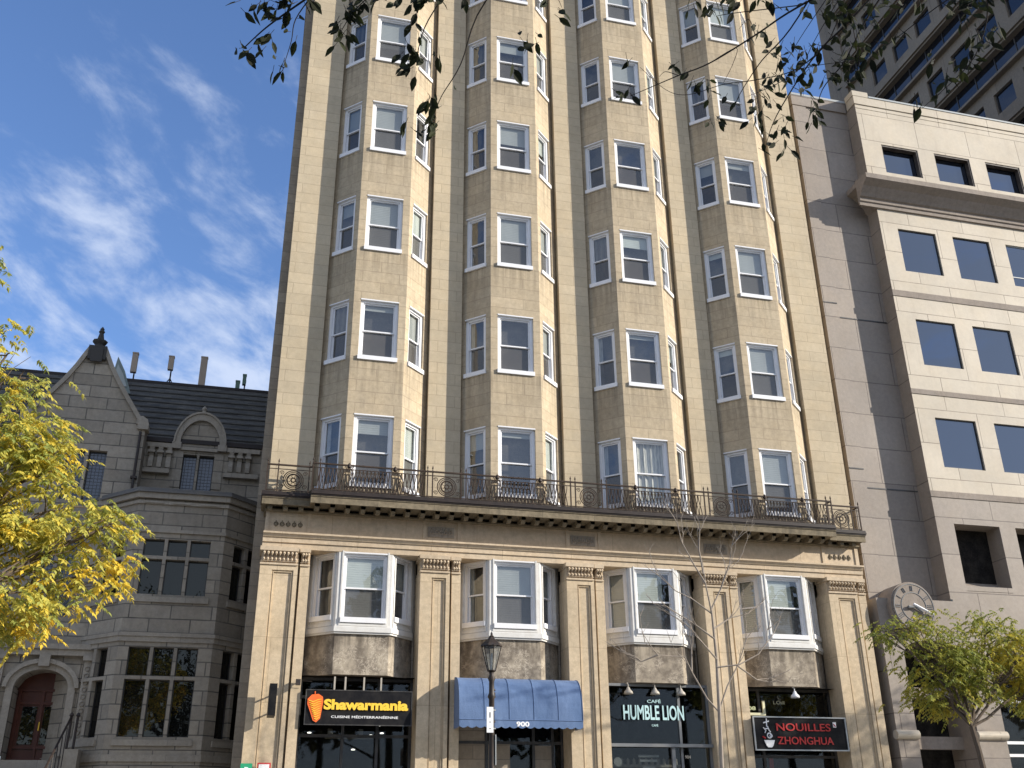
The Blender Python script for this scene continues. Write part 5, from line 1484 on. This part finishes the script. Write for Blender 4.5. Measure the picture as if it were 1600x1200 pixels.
# overhanging tree near the camera: trunk stands outside the right edge
OT = thing('overhanging_tree', 'dark overhanging boughs with sparse hanging leaves across the top of the view', 'tree', (3.6, -19.6, 0.14))
rg = random.Random(77)
wd = MB(); lf = MB()
def px(u, v, d):
    """a point seen at photo position (u, v), d metres ahead: used once to survey the boughs"""
    q = (Fv*1551.76+Rr*(u-800)-Ur*(v-600)).normalized(); return CAM+q*d
def bough(pts, r0, r1):
    P = [px(*p) for p in pts]
    # smooth it
    Q = []
    for i in range(len(P)-1):
        a = P[max(i-1, 0)]; b = P[i]; c = P[i+1]; d = P[min(i+2, len(P)-1)]
        for s in range(5):
            t = s/5
            Q.append(0.5*((2*b)+(c-a)*t+(2*a-5*b+4*c-d)*t*t+(3*b-a-3*c+d)*t*t*t))
    Q.append(P[-1])
    wd.tube(Q, [r0+(r1-r0)*i/(len(Q)-1) for i in range(len(Q))], 6)
    return Q
def hang(p, n, ll=0.064, spread=1.0):
    n = max(1, round(n*(0.92 if ll > 0.06 else 1.05)))
    for i in range(n):
        a = rg.uniform(0, 2*PI)
        d = Vector((math.cos(a)*0.55*spread, math.sin(a)*0.55*spread, -1.0+rg.uniform(-0.1, 0.7))).normalized()
        nn = Vector((rg.uniform(-1, 1), rg.uniform(-1.2, -0.2), rg.uniform(-.3, .3))).normalized()
        s = Vector((rg.gauss(0, 0.018), rg.gauss(0, 0.018), rg.gauss(0, 0.015)))
        L_ = ll*rg.uniform(0.7, 1.15)
        q = p+s
        # pointed oval leaf, two halves folded along the midrib
        sd_ = d.cross(nn).normalized(); n2 = sd_.cross(d).normalized(); w = L_*0.21; tn = rg.random()
        st = q+d*0.012
        for sg in (-1, 1):
            f1 = st+d*L_*0.25+sd_*sg*w*0.85+n2*w*0.25; f2 = st+d*L_*0.55+sd_*sg*w+n2*w*0.3; f3 = st+d*L_*0.82+sd_*sg*w*0.5+n2*w*0.1
            tip = st+d*L_; mid = st+d*L_*0.5
            lf.quad(st, f1, f2, mid) if sg > 0 else lf.quad(st, mid, f2, f1); lf.tone.append(tn)
            lf.quad(mid, f2, f3, tip) if sg > 0 else lf.quad(mid, tip, f3, f2); lf.tone.append(tn)
        wd.tube([q-d*0.01, st+d*L_*0.3], 0.0012, 3)
root = [(2050, -420, 5.2), (1700, -210, 4.9), (1400, -40, 4.6)]
# left cluster: boughs run above the frame
B0 = bough([(1700, -210, 4.9), (1300, -190, 4.7), (900, -150, 4.5), (700, -110, 4.4), (560, -60, 4.3)], 0.02, 0.006)
B1 = bough([(560, -60, 4.3), (490, -10, 4.2), (440, 25, 4.2), (410, 48, 4.2), (380, 76, 4.2)], 0.005, 0.002)
B2 = bough([(490, -10, 4.2), (462, 30, 4.2), (455, 65, 4.2), (443, 103, 4.2)], 0.003, 0.0012)
B3 = bough([(700, -110, 4.4), (620, -40, 4.4), (560, 10, 4.4), (532, 50, 4.4)], 0.004, 0.0015)
B4 = bough([(900, -150, 4.5), (730, -40, 4.5), (670, 30, 4.5), (650, 90, 4.5), (640, 100, 4.5)], 0.004, 0.0015)
B5 = bough([(900, -150, 4.5), (760, 0, 4.5), (720, 100, 4.5), (690, 150, 4.5), (676, 185, 4.5)], 0.004, 0.0015)
B6 = bough([(900, -150, 4.5), (840, -60, 4.5), (868, -10, 4.5), (878, 12, 4.5)], 0.003, 0.001)
for p, n in (((378, 74, 4.2), 7), ((398, 72, 4.2), 1), ((404, 52, 4.2), 2), ((420, 48, 4.2), 3), ((436, 26, 4.2), 4), ((400, 8, 4.2), 3), ((382, 0, 4.2), 2), ((450, 8, 4.2), 5), ((470, -5, 4.2), 6), ((430, 0, 4.2), 4), ((412, -8, 4.2), 4),
             ((452, 62, 4.2), 2), ((458, 30, 4.2), 2), ((443, 101, 4.2), 6), ((436, 105, 4.2), 1), ((480, -4, 4.2), 5),
             ((545, 10, 4.4), 6), ((532, 35, 4.4), 5), ((536, 50, 4.4), 7), ((560, 0, 4.4), 5), ((575, -5, 4.4), 4), ((521, 60, 4.4), 2), ((545, 25, 4.4), 4),
             ((650, 5, 4.5), 4), ((665, -4, 4.5), 5), ((645, 30, 4.5), 3), ((655, 55, 4.5), 2), ((640, 75, 4.5), 4), ((650, 85, 4.5), 5), ((632, 100, 4.5), 4), ((662, 95, 4.5), 3), ((640, 108, 4.5), 3), ((690, 88, 4.5), 2),
             ((676, 150, 4.5), 7), ((684, 165, 4.5), 5), ((672, 180, 4.5), 4), ((662, 160, 4.5), 2), ((640, 192, 4.5), 3), ((678, 195, 4.5), 5), ((700, 145, 4.5), 1), ((628, 0, 4.4), 3), ((825, 55, 4.5), 3), ((808, 60, 4.5), 2), ((836, 62, 4.5), 2), ((878, 12, 4.5), 2), ((868, 20, 4.5), 1), ((800, 100, 4.5), 3), ((850, 0, 4.5), 2), ((738, -5, 4.5), 3), ((590, -8, 4.4), 4), ((690, -6, 4.5), 4)):
    hang(px(*p), n)
# right clusters
R0_ = bough([(2050, -420, 5.2), (1700, -240, 4.9), (1440, -90, 4.7), (1252, 8, 4.6), (1180, 55, 4.6), (1110, 98, 4.6), (1060, 118, 4.6), (1020, 135, 4.6), (985, 150, 4.6)], 0.006, 0.0013)
R1_ = bough([(1300, -60, 4.6), (1235, 45, 4.6), (1190, 95, 4.6), (1160, 140, 4.6), (1150, 160, 4.6)], 0.004, 0.0012)
R2_ = bough([(1440, -90, 4.7), (1330, 0, 4.7), (1290, 70, 4.7), (1240, 110, 4.7), (1180, 125, 4.7), (1130, 132, 4.7), (1075, 148, 4.7), (1040, 140, 4.7), (1000, 105, 4.7)], 0.003, 0.001)
R3_ = bough([(1440, -90, 4.7), (1330, 30, 4.6), (1275, 85, 4.6), (1225, 160, 4.6), (1205, 200, 4.6), (1195, 235, 4.6)], 0.005, 0.001)
R4_ = bough([(1440, -90, 4.7), (1360, 20, 4.6), (1320, 95, 4.6), (1285, 140, 4.6), (1273, 190, 4.6)], 0.005, 0.001)
R5_ = bough([(1700, -240, 4.9), (1560, -40, 4.7), (1540, 40, 4.7), (1515, 100, 4.7), (1440, 170, 4.7)], 0.005, 0.001)
R6_ = bough([(1110, 98, 4.6), (1150, 75, 4.6), (1145, 100, 4.6), (1130, 130, 4.6)], 0.002, 0.0008)
R7_ = bough([(1252, 8, 4.6), (1150, 20, 4.6), (1120, 25, 4.6)], 0.0025, 0.001)
R8_ = bough([(1275, 85, 4.6), (1225, 125, 4.6), (1170, 150, 4.6)], 0.002, 0.0008)
R9_ = bough([(1560, -40, 4.7), (1480, 0, 4.7), (1400, 60, 4.7), (1320, 120, 4.7)], 0.003, 0.001)
for s_0, s_1, s_2 in (((1290, 0), (1250, 60), (1215, 120)), ((1310, 0), (1260, 90), (1255, 150)), ((1240, 110), (1290, 100), (1350, 95)), ((1330, 30), (1340, 80), (1345, 120)), ((1180, 55), (1170, 30), (1155, 45)), ((1060, 118), (1040, 112), (1030, 120))):
    bough([(s_0[0], s_0[1], 4.6), (s_1[0], s_1[1], 4.6), (s_2[0], s_2[1], 4.6)], 0.002, 0.0008)
cl = [((1120, 0), 6), ((1108, 15), 6), ((1115, 28), 6), ((1085, 0), 4), ((1080, 15), 2), ((1150, 10), 4), ((1140, 0), 5), ((1185, 5), 3), ((1200, 12), 5), ((1180, 45), 3), ((1198, 55), 3), ((1175, 60), 3), ((1205, 75), 3), ((1215, 85), 5), ((1235, 75), 4), ((1220, 105), 5),
      ((1200, 125), 5), ((1215, 135), 5), ((1225, 130), 3), ((1195, 145), 4), ((1185, 165), 5), ((1205, 165), 4), ((1180, 180), 5), ((1190, 195), 5), ((1215, 190), 3), ((1222, 210), 5), ((1235, 220), 3), ((1193, 235), 2), ((1225, 235), 3), ((1205, 220), 3), ((1240, 110), 5), ((1255, 90), 5), ((1268, 80), 6), ((1262, 100), 5), ((1250, 120), 5), ((1245, 145), 5), ((1265, 125), 3), ((1250, 20), 4), ((1262, 10), 3), ((1280, 30), 2),
      ((985, 150), 5), ((960, 148), 2), ((1000, 152), 1), ((985, 95), 2), ((1078, 120), 3), ((1060, 108), 2), ((1110, 135), 4), ((1112, 152), 3), ((1150, 155), 3), ((1098, 132), 2), ((1125, 190), 3), ((1115, 195), 2), ((1273, 190), 8), ((1268, 175), 4), ((1275, 165), 3),
      ((1300, 10), 8), ((1320, 20), 8), ((1335, 50), 7), ((1350, 15), 7), ((1325, 75), 8), ((1335, 95), 8), ((1315, 100), 7), ((1345, 80), 6), ((1310, 60), 6), ((1360, 40), 5), ((1300, 35), 6), ((1305, 120), 5), ((1325, 125), 6), ((1340, 120), 4), ((1290, 120), 4), ((1385, 70), 4), ((1365, 90), 5), ((1375, 15), 5), ((1400, 60), 4), ((1410, 20), 4), ((1430, 5), 3),
      ((1440, 170), 3), ((1430, 165), 1), ((1500, 5), 6), ((1520, 10), 7), ((1510, 30), 5), ((1535, 5), 5), ((1520, 55), 6), ((1530, 75), 7), ((1510, 95), 6), ((1500, 110), 6), ((1480, 130), 5), ((1545, 50), 5), ((1465, 145), 4), ((1455, 95), 3), ((1550, 60), 3), ((1560, 0), 4), ((1480, 10), 4), ((1450, 0), 4)]
for (u, v), n in cl:
    hang(px(u, v-8, rg.uniform(4.3, 4.95)), n, 0.056)
wd.tube([(3.6, -19.6, 0.1), (3.55, -19.5, 2.0), (3.6, -19.4, 4.2), (3.5, -19.2, 5.4), (3.1, -18.9, 6.0)], [0.2, 0.17, 0.15, 0.10, 0.03], 10)
P0 = px(2050, -420, 5.2)
wd.tube([(3.6, -19.4, 4.2), ((3.6+P0.x)/2, (-19.4+P0.y)/2, (4.3+P0.z)/2), tuple(P0)], [0.06, 0.035, 0.017], 8)
wd.build('boughs', 'bark_dark', OT); lf.build('leaves', 'leaf_shaded', OT)

# ================================================================== far side of the street, behind the viewer: unseen campus tree belt, added to darken pane reflections and sky fill
rg = random.Random(51); m = MB()
for i in range(46):
    cx = -70+3.6*i+rg.uniform(-1, 1); cy = rg.uniform(-40, -31); hz = rg.uniform(8.0, 13.5); rr = rg.uniform(2.6, 4.0)
    m.tube([(cx, cy, 0), (cx+rg.uniform(-.3, .3), cy, hz*0.6), (cx, cy, hz)], [0.28, 0.2, 0.06], 6); m.tone += [0.0]*(6*2+2)
    for j in range(430):
        u = Vector((rg.gauss(0, 1), rg.gauss(0, 1), rg.gauss(0, 1))).normalized()*rr*rg.uniform(0.55, 1.0)
        p = Vector((cx, cy, hz))+Vector((u.x, u.y, u.z*0.95)); a = Vector((rg.uniform(-1, 1), rg.uniform(-1, 1), rg.uniform(-1, 1)))*0.42
        b_ = a.cross(Vector((rg.uniform(-1, 1), rg.uniform(-1, 1), 1))).normalized()*0.30
        m.quad(p-a, p-b_, p+a, p+b_); m.tone.append(rg.uniform(0.0, 0.75))
o = m.build('tree_belt', 'leaf_belt'); o['kind'] = 'stuff'
tag(o, 'unseen belt of autumn campus trees behind the viewer, added for the pane reflections', 'trees')
